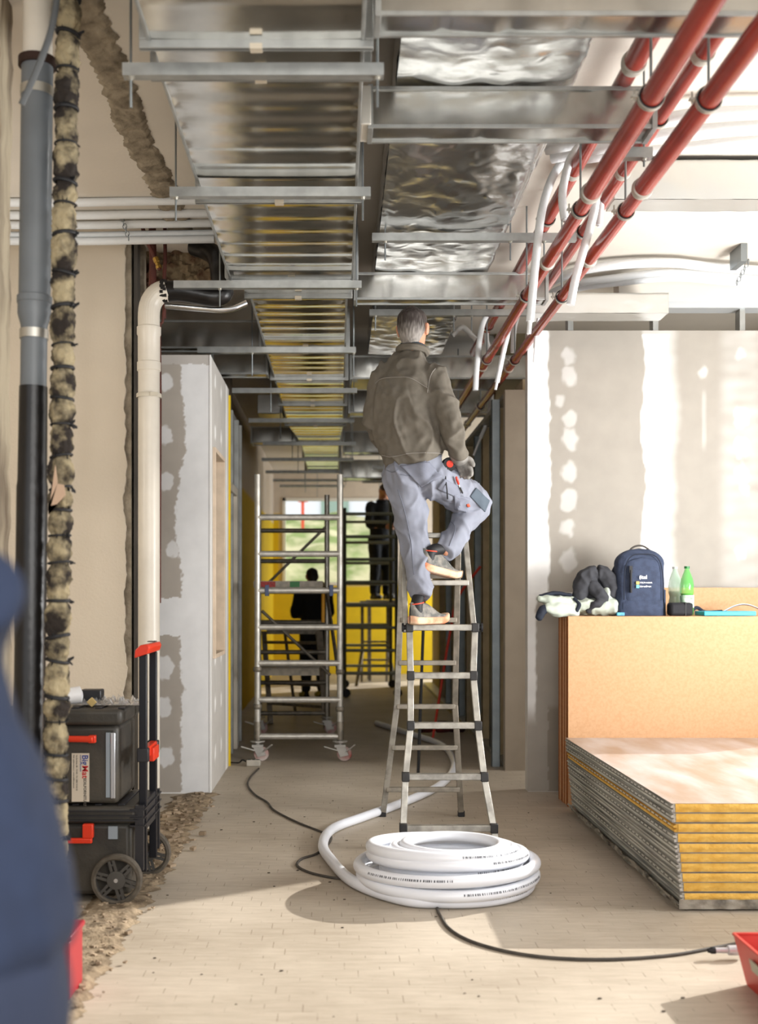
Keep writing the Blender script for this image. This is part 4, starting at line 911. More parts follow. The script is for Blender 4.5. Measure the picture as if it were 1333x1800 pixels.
for s_ in (1, 2):
    pts = [rp(f[s_], f[0]) for f in RR]; g = MB()
    for a, b in zip(pts, pts[1:]): g.bar(a, b, .034, .024, up=(0, 1, 0))
    g.build('rear_rail', M_lad if s_ == 1 else M_alud, ld, bev=.003)
    MB().box(pts[-1]+Vector((-.02, -.02, 0)), pts[-1]+Vector((.02, .02, .035))).build('rubber_foot', M_rubber, ld, bev=.003)
    q = fp(FZ[5][s_], 0); MB().box(q+Vector((-.02, -.02, 0)), q+Vector((.02, .02, .035))).build('rubber_foot', M_rubber, ld, bev=.003)
for z in (1.44, 1.19, .94, .68, .43, .17):
    t = (z-.69)/(1.68-.69) if z > .69 else None
    a, b = (698+11*t, 800+6*t) if t is not None else (673+25*z/.69, 811-11*z/.69)
    MB().bar(rp(a, z), rp(b, z), .036, .028).build('rear_rung', M_alud, ld, bev=.003)
for s_, px in ((0, 711), (1, 812)): MB().lathe([(.03, -.016), (.03, .016)], fp(px, 1.69)+Vector((0, .01, 0)), (1, 0, 0), 18).build('hinge', M_joint, ld)
# ================= trolley boxes
M_tb = mat('black_case_plastic', '#35332f', .5, col2='#4b463e', vscale=5, bump=.15, bscale=80)
M_tb2 = mat('black_ribs', '#26262a', .4)
M_redp = mat('red_plastic', '#d8391f', .35)
M_sil = mat('silver_trim', '#c9ccd2', .25, .7)
tr = thing('lower_tool_case', 'black wheeled tool case with telescopic handle, base of the stack', 'tool case', (-1.2, 5.1, 0))
y0, y1 = 4.92, 5.36; xl, xr = -1.46, -.87
def case(root, zb, zt, zl, xr_, lidover=.018):
    g = MB(); g.box((xl, y0+.01, zb), (xr_, y1-.01, zl)); g.build('body', M_tb, root, bev=.02)
    l = MB(); l.box((xl-lidover, y0-.008, zl+.001), (xr_+lidover, y1+.008, zt)); lo = l.build('lid', M_tb, root, bev=.018)
    r = MB()
    for i in range(5): x = xl+.1+i*.1; r.box((x, y0+.03, zt-.001), (x+.03, y1-.03, zt+.006))
    r.build('lid_ribs', M_tb2, lo, bev=.002)
    for k in range(3): MB().box((xl-lidover-.004, y0-.016, zl+.014+k*.02), (xr_+lidover+.006, y0-.004, zl+.02+k*.02)).build('rim_rib', M_tb2, lo) if root is tr else None
    return lo
lo1 = case(tr, .03, .415, .34, -.90, .03)
up = thing('upper_tool_case', 'dusty black tool case with red handle and white label, on the wheeled case', 'tool case', (-1.2, 5.1, .42))
lo2 = case(up, .424, .835, .765, -.955)
MB().box((xl+.02, y0-.004, .36), (xr-.08, y0+.01, .40)).build('latch_rail', M_tb2, tr)
h = MB().tube([(-1.22, y0-.012, .71), (-1.055, y0-.03, .71)], .014, 12); h.box((-1.075, y0-.036, .694), (-1.045, y0-.004, .726)); h.build('red_handle', M_redp, up, bev=.003)
h = MB().box((-1.30, y0-.035, .262), (-1.06, y0-.012, .284)).box((-1.10, y0-.035, .284), (-1.055, y0-.004, .345)); h.build('red_handle', M_redp, tr, bev=.004)
MB().box((-.985, y0-.004, .45), (-.965, y0+.004, .735)).build('silver_trim', M_sil, up, bev=.003)
MB().box((-1.005, y0-.003, .455), (-.988, y0+.006, .735)).build('grey_trim', mat('grey_trim', '#8c96a0', .4), up)
MB().box((-.995, y0-.003, .275), (-.955, y0+.01, .33)).build('grey_badge', mat('grey_trim', '#8c96a0', .4), tr)
# label on the upper case, lettering reads downwards
lx0, lx1, lz0, lz1 = -1.155, -1.079, .435, .645
la = MB().box((lx0, y0+.006, lz0), (lx1, y0+.0095, lz1)).build('paper_label', mat('paper_label', '#cdc3b3', .7), up)
rt = (math.pi/2, math.pi/2, 0); yl = y0+.0055; blu = mat('label_blue', '#27408c', .6); rdd = mat('label_red', '#b8232b', .6); blk = mat('label_ink', '#4a4640', .7)
text('Big', .036, (-1.098, yl, .638), blu, la, rot=rt, bold=.0006); text('Mat', .036, (-1.098, yl, .592), rdd, la, rot=rt, bold=.0006)
text('EDILFORNITURE', .0165, (-1.098, yl, .537), blk, la, rot=rt, bold=.0003)
text('HOME OF BUILDERS', .008, (-1.117, yl, .638), blu, la, rot=rt)
text('Via Borletta, 88 - 73100 - Tel. 0882 23 02 33', .0085, (-1.133, yl, .638), blk, la, rot=rt)
text('Mail: edilfornitura.it - www.edilfornitura.it', .0085, (-1.146, yl, .638), blk, la, rot=rt)
for y, dz in ((4.97, 0), (5.24, 0)):
    po = MB().box((-.872, y, .12), (-.838, y+.03, 1.07)).build('handle_pole', mat('black_pole', '#1d1e24', .35, .3), tr, bev=.004)
    MB().box((-.88, y-.006, .60), (-.83, y+.036, .66)).build('pole_collar', M_tb2, po, bev=.004)
MB().prism([(-.888, 4.95, 1.055), (-.885, 4.95, 1.09), (-.862, 4.95, 1.112), (-.83, 4.95, 1.115), (-.822, 4.95, 1.10), (-.83, 4.95, 1.075)], (0, .34, 0)).build('red_grip', M_redp, tr, bev=.004)
MB().box((-.872, 5.19, 1.116), (-.838, 5.25, 1.12)).build('grip_button', M_tb2, tr)
MB().box((-.868, 4.998, .615), (-.835, 5.24, .66)).box((-.85, 5.06, .59), (-.82, 5.20, .65)).build('red_cross_latch', M_redp, tr, bev=.004)
MB().box((-.868, 5.0, .30), (-.842, 5.24, .43)).build('pole_bracket', M_tb2, tr, bev=.004)
g = MB()
for k in range(3): g.box((-.9, y0-.012, .33+k*.035), (-.835, y1+.012, .336+k*.035))
g.box((-.878, y0-.008, .14), (-.842, y0+.02, .42)).box((-.878, y1-.02, .14), (-.842, y1+.01, .42)); g.build('pole_frame', M_tb2, tr)
def wheel(x, y, r, nm):
    M_t = mat('tyre', '#5d564c', .85, var=.4, vscale=30); M_h = mat('wheel_hub', '#4c4a47', .5, var=.2)
    w_ = MB().lathe([(r*.80, -.02), (r*.86, -.026), (r*.97, -.024), (r, -.012), (r, .012), (r*.97, .024), (r*.86, .026), (r*.80, .02)], (x, y, r), (0, 1, 0), 40, cap=False); wo = w_.build('wheel', M_t, tr)
    hb = MB().lathe([(.004, -.024), (r*.36, -.022), (r*.38, -.016), (r*.38, .01)], (x, y, r), (0, 1, 0), 28)
    hb.lathe([(r*.78, -.012), (r*.82, -.02), (r*.82, .01), (r*.78, .01)], (x, y, r), (0, 1, 0), 40, cap=False)
    for i in range(12):
        a = 2*math.pi*i/12; a2 = a+(.16 if i % 2 else -.16)
        hb.bar((x+math.cos(a)*r*.36, y-.012, r+math.sin(a)*r*.36), (x+math.cos(a2)*r*.80, y-.012, r+math.sin(a2)*r*.80), .012, .012, up=(0, 1, 0))
        b = 2*math.pi*(i+.5)/12
        if i % 2: hb.bar((x+math.cos(a2)*r*.62, y-.012, r+math.sin(a2)*r*.62), (x+math.cos(b+.1)*r*.62, y-.012, r+math.sin(b+.1)*r*.62), .009, .01, up=(0, 1, 0))
    hb.build('hub', M_h, wo, ang=30); MB().lathe([(.009, -.027), (.009, -.02)], (x, y, r), (0, 1, 0), 12).build('axle_cap', M_sil, wo)
wheel(-.951, 4.885, .109, ''); wheel(-.905, 5.40, .109, '')
MB().tube([(-.951, 4.9, .109), (-.905, 5.39, .109)], .012, 10).build('axle', M_tb2, tr)
# things on top of the case
tag(MB().box((-1.16, 5.1, .845), (-1.065, 5.18, .905)).build('black_box', M_tb2, bev=.006), 'small black box standing on the lid of upper tool case', 'box')
M_bag = mat('clear_bag', '#e8e8e8', .2, trans=.8, ior=1.1)
g = MB().grid(lambda u, v: (-1.2+.34*u, 5.0+.16*v, .846+.045*abs(rag((u*5, v*3, 0), 2, 1.2, 4))*math.sin(math.pi*u)**.5*math.sin(math.pi*v)**.3), 50, 24)
tag(g.build('plastic_bag', M_bag, ang=80), 'crumpled clear plastic bag lying on the upper tool case', 'plastic bag')
tag(MB().lathe([(.01, 0), (.036, .004), (.038, .09), (.012, .1)], (-1.22, 4.98, .882), (1, .3, .12), 18).build('white_roll', M_whitepl), 'white roll lying on the upper tool case beside the ragged pipe', 'roll')
o = MB().prism([(-.022, 0, 0), (0, 0, -.022), (.022, 0, 0), (0, 0, .022)], (0, .012, 0)).map(lambda v: v+Vector((-1.075, 4.955, .863))).build('brass_fitting', mat('brass_2', '#c9b27a', .4, .5), bev=.002)
tag(o, 'small square brass fitting on the edge of upper tool case', 'fitting')
# ================= red toolbox and tool at the corner
rbx = thing('red_tool_box', 'open red plastic tool box with tools, cut by the picture edge', 'tool box', (1.45, 3.9, 0))
M_rb = mat('red_box_plastic', '#c63a30', .4, var=.12)
def rb_(u, v, z): # u across, v depth (skewed away)
    s_ = .03*z/.2
    k = 1-z/.17; return Vector((1.352+.04*k+(.42-.08*k)*u, 3.25+.04*k+(.64-.06*k)*v, z))
H = .17; g = MB()
cs_ = [(0, 0), (1, 0), (1, 1), (0, 1)]
q = lambda i, z: rb_(cs_[i % 4][0], cs_[i % 4][1], z)
bx = MB()
for i in range(4): bx.quad([q(i, .0), q(i+1, .0), q(i+1, H), q(i, H)])
bx.quad([q(0, .0), q(1, .0), q(2, .0), q(3, .0)]); o = bx.build('box', M_rb, rbx, smooth=False); sl_ = o.modifiers.new('t', 'SOLIDIFY'); sl_.thickness = .005; sl_.offset = 1
rm = MB()
for i in range(4): rm.bar(q(i, H), q(i+1, H), .012, .008)
rm.build('rim', M_rb, rbx, bev=.002)
pl0 = q(3, .13).lerp(q(0, .13), .22); pl1 = q(3, .13).lerp(q(0, .13), .36); off = Vector((-.006, 0, 0))
MB().prism([pl0+off, pl1+off, pl1+off+Vector((.010, 0, -.04)), pl0+off+Vector((.010, 0, -.04))], (-.003, 0, 0)).build('name_plate', mat('name_plate', '#9fa08c', .4), rbx)
MB().tube([(1.45, 3.80, .12), (1.55, 3.78, .14), (1.66, 3.72, .13)], .03, 14, smooth=4).build('grey_tool_body', mat('tool_grey', '#a9adb4', .4), rbx)
MB().tube([(1.44, 3.62, .09), (1.55, 3.66, .11), (1.66, 3.6, .11)], .035, 14, smooth=4).build('black_tool_body', M_rubber, rbx)
bt = thing('tool_bit', 'silver tool bit lying on the floor beside the red tool box', 'tool bit', P(1270, 1683, 4.17))
c0 = Vector((1.345, 4.15, .032)); ax = Vector((1, .03, 0))
MB().lathe([(.002, 0), (.008, .004), (.010, .012), (.013, .016), (.013, .03)], c0, ax, 8).build('tip', M_rubber, bt)
MB().lathe([(.010, .03), (.011, .075), (.018, .078), (.019, .115), (.019, .13)], c0, ax, 18).build('shank', mat('bit_grey', '#c2c2c8', .3, .5), bt)
# ================= things on top of the boards, top at 1.203
ZT = 1.204; SC = 7.3
bk = thing('backpack', 'navy blue backpack standing on the orange boards against the wall', 'backpack', (1.93, 7.3, ZT))
def bx_(px): return (px-CX)*SC/F
g = MB(); cx_ = bx_(1124)
def pack(u, v):  # superellipse body
    z = v; a = 2*math.pi*u
    w_ = .158*(1-.03*math.sin(v*3)) if v < .75 else .158*math.sqrt(max(0, 1-((v-.75)/.25)**2.3))*.985
    d = .085*(1-.25*v) if v < .8 else .085*(1-.25*v)*math.sqrt(max(0, 1-((v-.8)/.2)**2))
    ca, sa = math.cos(a), math.sin(a); e_ = .55
    x = w_*math.copysign(abs(ca)**e_, ca); y = d*math.copysign(abs(sa)**e_, sa)
    k = .004*noise.noise(Vector((x*12, z*5, y*12)))
    return (cx_+x*(1+k*8), SC-.0+y*(1+k*6), ZT+.43*v)
g.grid(pack, 64, 50); g.build('body', M_navy, bk, ang=80)
M_navyd = mat('navy_dark', '#1c2230', .8)
fp_ = MB()
def panel(u, v):
    w_ = .115 if v < .8 else .115*math.sqrt(max(.0, 1-((v-.8)/.2)**2.5)); s_ = (u-.5)*2
    return (cx_+.008+w_*s_, SC-.082+.018*abs(s_)**6+.01*v-.010*math.sin(math.pi*min(1, max(0, v)))**.3, ZT+.085+.285*v)
fp_.grid(panel, 30, 30); fpo = fp_.build('front_panel', M_navy, bk, ang=80)
fp_ = MB().grid(lambda u, v: (cx_+.006+.128*(u-.5)*2, SC-.088-.01*math.sin(math.pi*v)+.02*abs(u-.5)**3*8+.004*rag((u*4, v*2, 0), 1, 1, 2), ZT+.004+.09*v), 30, 12); fp_.build('bottom_panel', M_navy, bk, ang=80)
for s_ in (-1, 1): MB().grid(lambda u, v: (cx_+s_*(.132+.045*math.sin(math.pi*.5*u+.2)), SC-.07+.13*u, ZT+.002+.165*v-.01*u), 8, 8).build('side_pocket', M_navy, bk)
pip = MB(); pts_ = []
for i in range(41):
    t = i/40; a = math.pi*(1-t); pts_.append((cx_+.006+.124*math.copysign(abs(math.cos(a))**.55, math.cos(a)), SC-.085+.012*t*0, ZT+.10+.29*abs(math.sin(a))**.5))
pip.tube(pts_, .0035, 6); pip.build('piping', M_navyd, bk)
zp = MB().tube([(cx_-.078, SC-.098, ZT+.145), (cx_-.078, SC-.096, ZT+.29)], .008, 8).box((cx_-.088, SC-.1, ZT+.27), (cx_-.068, SC-.09, ZT+.315)); zp.build('zip', M_rubber, bk)
hp = [(cx_-.072, SC-.01, ZT+.405), (cx_-.05, SC-.01, ZT+.43), (cx_-.02, SC-.01, ZT+.445), (cx_+.015, SC-.01, ZT+.446), (cx_+.045, SC-.01, ZT+.432), (cx_+.085, SC-.01, ZT+.40)]
MB().tube(hp, .006, 8, smooth=5).build('top_handle', mat('strap_dark', '#3f3a36', .7), bk)
MB().tube([(cx_-.13, SC+.05, ZT+.33), (cx_-.165, SC+.06, ZT+.25), (cx_-.17, SC+.05, ZT+.15)], .012, 8, smooth=4).build('shoulder_strap', M_navyd, bk)
wt = mat('white_ink', '#eef0f4', .6, emit=0); yt = SC-.1005
text('(', .028, (cx_-.027, yt, ZT+.243), wt, fpo, bold=.0004); text('itel', .034, (cx_-.018, yt, ZT+.243), wt, fpo, bold=.0006)
text('ITELPHARMA', .0135, (cx_-.022, yt, ZT+.208), wt, fpo, bold=.0001); text('LinearBeam', .0155, (cx_-.022, yt, ZT+.185), wt, fpo, bold=.0004)
MB().box((cx_-.045, yt-.001, ZT+.198), (cx_-.026, yt+.001, ZT+.217)).build('amber_square', mat('amber_ink', '#e0b860', .6), fpo); MB().box((cx_-.045, yt-.001, ZT+.175), (cx_-.026, yt+.001, ZT+.194)).build('teal_square', mat('teal_ink', '#6fc7d6', .6), fpo)
# jacket heap
M_jg = mat('sage_fabric', '#bcc5b8', .8, var=.12, vscale=10); M_jd = mat('charcoal_fabric', '#3a3b40', .85, var=.2, vscale=14)
jk = thing('jacket', 'crumpled sage green jacket with dark lining lying next to the backpack', 'jacket', (1.55, 7.3, ZT))
def PJ(px, py, dy=0): return P(px, py, 7.3+dy)
g = MB()
loft(g, [PJ(948, 1052, -.05), PJ(970, 1056, -.03), PJ(1000, 1062, 0), PJ(1040, 1066, 0), PJ(1078, 1066, 0)], [(.03, .012), (.06, .035), (.07, .045), (.085, .05), (.08, .05)], side=(0, 1, 0))
loft(g, [PJ(962, 1068, -.1), PJ(985, 1072, -.07), PJ(1010, 1074, -.05)], [.028, .045, .04])
loft(g, [PJ(1060, 1072, 0), PJ(1070, 1040, 0), PJ(1072, 1020, .02)], [.05, .035, .015])
fuse(g, 'green_shell', M_jg, jk, .007, 3, lambda p, n: .009*(1-abs(noise.noise(p*14))*2.4)+.004*noise.noise(p*38))
g = MB()
loft(g, [PJ(1020, 1050, 0), PJ(1026, 1022, 0), PJ(1040, 1008, 0), PJ(1056, 1006, 0), PJ(1070, 1018, 0), PJ(1076, 1045, 0)], [.045, .052, .045, .042, .045, .04])
loft(g, [PJ(1040, 1070, .02), PJ(1046, 1045, .03), PJ(1052, 1022, .03)], [(.09, .03), (.085, .03), (.06, .02)])
loft(g, [PJ(1040, 1026, 0), PJ(1052, 1042, -.05), PJ(1062, 1055, -.06), PJ(1046, 1064, -.08), PJ(1036, 1072, -.06)], [.045, .035, .025, .022, .02])
fuse(g, 'dark_lining', M_jd, jk, .007, 2, lambda p, n: .010*(1-abs(noise.noise(p*16))*2.4)+.003*noise.noise(p*40))
g = MB(); loft(g, [PJ(950, 1048, -.05), PJ(975, 1043, 0), PJ(1004, 1046, 0)], [(.02, .014), (.05, .016), (.04, .01)], side=(0, 1, 0)); loft(g, [PJ(947, 1086, -.12), PJ(956, 1072, -.1), PJ(966, 1070, -.06)], [.025, .03, .02])
loft(g, [PJ(1010, 1052, -.06), PJ(1018, 1062, -.08), PJ(1014, 1075, -.08)], [.012, .014, .014])
fuse(g, 'navy_cuff', M_navyd, jk, .006, 2, lambda p, n: .006*noise.noise(p*25))
def bottle(px, H, r, col, cap, liquid, label, Y=7.32, lab=False):
    x = (px-CX)*Y/F; t = thing('plastic_bottle', label, 'bottle', (x, Y, ZT), 'plastic bottles on the boards')
    pf = [(r*.7, 0), (r*.95, .006), (r, .03), (r*.96, .09), (r*.84, .11), (r*.84, .125), (r, .145), (r*1.0, H*.62), (r*.86, H*.74), (r*.5, H*.87), (r*.34, H*.93), (r*.34, H*.965)]
    MB().lathe(pf, (x, Y, ZT), seg=24).build('bottle_body', mat('pet_'+cap, col, .1, alpha=.5, spec=.6), t)
    MB().lathe([(r*.4, H*.955), (r*.4, H)], (x, Y, ZT), seg=16).build('cap', mat('cap_'+cap, '#1f6b33' if cap == 'green' else '#c9cfca', .4), t)
    if liquid: MB().lathe([(r*.66, .004), (r*.9, .01), (r*.95, .03), (r*.91, .09), (r*.79, .11), (r*.79, .125), (r*.9, liquid)], (x, Y, ZT), seg=24).build('liquid', mat('tea_'+cap, '#b8955a' if cap != 'green' else '#8a9a55', .1, trans=.5), t)
    if lab: MB().lathe([(r*1.02, .05), (r*1.02, .13)], (x, Y, ZT), seg=24, cap=False).build('label', mat('bottle_label', '#d8e8d8', .6, col2='#7fae7f', vscale=30), t)
bottle(1187, .315, .043, '#c7e6cf', 'pale', .155, 'pale clear bottle half full of tea behind the small black case', 7.42)
bottle(1208, .315, .043, '#4fc04a', 'green', .14, 'bright green plastic bottle with dark cap and label', 7.3, True)
kc = thing('black_zip_case', 'small black zipped pouch standing before the bottles', 'pouch', (2.15, 7.22, ZT))
MB().box((bx_(1169), 7.17, ZT), (bx_(1209), 7.27, ZT+.083)).build('pouch_body', mat('pouch', '#1f1f24', .8, bump=.2), kc, bev=.018)
MB().box((bx_(1194), 7.168, ZT+.002), (bx_(1196), 7.272, ZT+.085)).build('zip', M_rubber, kc)
tag(MB().box((bx_(1078), 7.19, ZT), (bx_(1091), 7.22, ZT+.02)).build('blue_packet', mat('light_blue', '#5db8e0', .5, var=.4, vscale=40), bev=.002), 'tiny light blue packet at the foot of backpack', 'packet')
tag(MB().box((bx_(1228), 7.18, ZT), (bx_(1318), 7.38, ZT+.028)).build('blue_folder', mat('cyan_folder', '#36b4d8', .5), bev=.004), 'bright blue folder lying flat on the orange boards', 'folder')
tag(MB().tube([P(1212, 1078, 7.33), P(1225, 1068, 7.4), P(1240, 1076, 7.42), P(1270, 1075, 7.42)], .012, 8, smooth=4).build('dark_strap', M_navyd), 'dark strap tucked behind the blue folder', 'strap')
g = MB().grid(lambda u, v: P(1270+75*u, 1075-14*math.sin(math.pi*u)+2*v, 7.36+.05*v)+Vector((0, 0, 0)), 24, 3)
o = g.build('white_strap', mat('white_web', '#d5d3da', .8)); s2_ = o.modifiers.new('t', 'SOLIDIFY'); s2_.thickness = .003; tag(o, 'pale webbing strap arching over the blue folder', 'strap')
# bits leaning in the corridor on the far side of the ladder
tag(MB().tube([P(747, 1030, 8.9), Vector((.60, 8.55, 0))], .012, 8).map(lambda v: v).build('dark_pole', M_rubber), 'thin dark pole leaning behind the ladder', 'pole')
o = bpy.data.objects['dark_pole']; 
bx = thing('red_bag', 'small dark red bag on the floor behind the ladder', 'bag', P(790, 1290, 11)); bx.location.z = 0; ORG[bx.name] = Vector(bx.location)
g = MB(); q = Vector((1.05, 11, 0)); loft(g, [q+Vector((-.25, 0, .06)), q+Vector((-.05, 0, .07)), q+Vector((.15, 0, .06))], [.05, .06, .05]); fuse(g, 'bag_body', mat('dark_red', '#5e1f1c', .7, col2='#1c1a1a', vscale=8), bx, .015, 2)
tag(MB().tube([Vector((.85, 10.3, .01)), P(772, 1230, 10.4), P(790, 1120, 10.4), P(806, 1050, 10.4), Vector((1.29, 10.32, 1.6))], .012, 8, smooth=5).build('red_strap', mat('red_web', '#c03a2a', .7)), 'thin red strap hanging by the studs behind the ladder', 'strap')
# ================= people
from mathutils.bvhtree import BVHTree
M_skin = mat('skin', '#c98f72', .5, var=.08, vscale=12, bump=.05)
def fold(amp, s=7, s2=26, seed=0):
    def f(p, n):
        q = Vector((p.x*s+seed+p.z*2.2, p.y*s, p.z*s*.62-p.x*2.5)); q = q+Vector((noise.noise(p*5), noise.noise(p*5+Vector((9, 0, 0))), 0))*.5
        a = (1-abs(noise.noise(q))*2.8); a = a*abs(a); b = noise.noise(p*s2)
        return amp*(a*.9+b*.3)-amp*.35
    return f
def creased(m):
    n = m.node_tree
    if 'crease' in n.nodes: return m
    N = n.nodes.new; L = n.links.new; tc = N('ShaderNodeTexCoord'); mp = N('ShaderNodeMapping'); mp.inputs['Rotation'].default_value = (.3, .5, .2); mp.inputs['Scale'].default_value = (1.3, 1.3, .6); L(tc.outputs['Object'], mp.inputs[0])
    v = N('ShaderNodeTexNoise'); v.name = 'crease'; v.noise_type = 'RIDGED_MULTIFRACTAL'; v.inputs['Scale'].default_value = 7; v.inputs['Detail'].default_value = 2.5; v.inputs['Distortion'].default_value = .8; L(mp.outputs[0], v.inputs[0])
    b = N('ShaderNodeBump'); b.inputs['Strength'].default_value = .55; b.inputs['Distance'].default_value = .018; L(v.outputs[0], b.inputs['Height'])
    f = N('ShaderNodeTexNoise'); f.inputs['Scale'].default_value = 300; L(tc.outputs['Object'], f.inputs[0]); b2 = N('ShaderNodeBump'); b2.inputs['Strength'].default_value = .15; b2.inputs['Distance'].default_value = .002; L(f.outputs[0], b2.inputs['Height']); L(b.outputs[0], b2.inputs['Normal']); L(b2.outputs[0], n.nodes['Principled BSDF'].inputs['Normal']); return m
def hand(g, wrist, d, side, curl=.5, s=1.0):
    """palm, four unequal bent fingers, thumb from the side of the palm"""
    d = Vector(d).normalized(); side = (Vector(side)-d*d.dot(Vector(side))).normalized(); nrm = d.cross(side)
    loft(g, [wrist, wrist+d*.04*s, wrist+d*.085*s], [(.027*s, .02*s), (.040*s, .016*s), (.040*s, .014*s)], side=side)
    for i, L in enumerate((.068, .078, .072, .056)):
        b = wrist+d*.085*s+side*(.030-.020*i)*s; p = [b-d*.01*s]; q = b; dd = d
        for k, f in enumerate((.45, .32, .23)):
            a = curl*(.45+.5*k); dd = (d*math.cos(a)+nrm*math.sin(a)).normalized(); q = q+dd*L*f*s; p.append(q)
        loft(g, p, [.0095*s, .0092*s, .0085*s, .0072*s], side=side, seg=10, sm=3)
    b = wrist+d*.03*s+side*.034*s
    loft(g, [b-side*.01*s, b+(side*.6+d*.8)*.03*s, b+(side*.45+d+nrm*.3)*.055*s], [.012*s, .0105*s, .0085*s], side=nrm, seg=10, sm=3)
def shoe(par, heel, toe, up, m_up, m_sole, name='shoe', w_=.048, hi=.10, collar=None, ank=None):
    heel, toe = Vector(heel), Vector(toe); d = (toe-heel); L = d.length; d.normalize(); up = (Vector(up)-d*d.dot(Vector(up))).normalized(); sd = d.cross(up)
    def prof(t):  # half width, height of upper
        w = w_*(.72+.1*math.sin(t*3)+.28*sst(.3, .68, t))*(math.sqrt(max(0, 1-((t-.72)/.28)**2)) if t > .72 else 1)*(math.sqrt(max(0, 1-((.12-t)/.12)**2)) if t < .12 else 1)
        h = hi*(1-.10*t) if t < .35 else hi*(.965-.62*sst(.35, .85, t))
        if t > .85: h *= math.sqrt(max(.0, 1-((t-.85)/.16)**2))*.9+.1
        return max(w, .003), h
    so_ = .040
    def upper(u, v):
        t = u; w, h = prof(t); a = math.pi*v; x = math.cos(a); y = math.sin(a)**.75; e_ = 1 if t > .4 else 1-.35*sst(.45, .1, t)*0
        tz = .012*sst(.6, 1, t)
        return heel+d*(L*t)+sd*(w*x*.95*(1-.25*y if t < .4 else 1-.1*y))+up*(so_*.8+tz+(h-so_*.6)*y)
    def sole(u, v):
        t = u; w, h = prof(t); a = 2*math.pi*v; ca, sa = math.cos(a), math.sin(a); tz = .018*sst(.7, 1, t)+.006*sst(.15, 0, t)
        return heel+d*(L*(t*1.03-.015))+sd*(w*1.1*math.copysign(abs(ca)**.45, ca))+up*(so_*.5+tz+so_*.55*math.copysign(abs(sa)**.5, sa)+.0015*math.sin(t*90)*(sa < 0))
    s_ = MB().grid(upper, 30, 16).build(name, m_up, par, ang=80)
    MB().grid(sole, 40, 20).build('sole', m_sole, s_, ang=60)
    if collar:
        pts = []
        for k in range(18):
            a = 2*math.pi*k/18; pts.append(heel+d*(L*.17+.040*math.cos(a))+sd*(.034*math.sin(a))+up*(hi+.002+.006*math.cos(a)))
        MB().tube(pts, .0035, 6, closed=True).build('collar_trim', collar, s_)
    loft_ = MB(); loft(loft_, [heel+d*(L*.19)+up*.05, heel+d*(L*.17)+up*(hi+.0), ank or heel+d*(L*.17)+up*(hi+.05)], [.032, .033, .033]); loft_.build('sock', M_rubber, s_)
    return s_
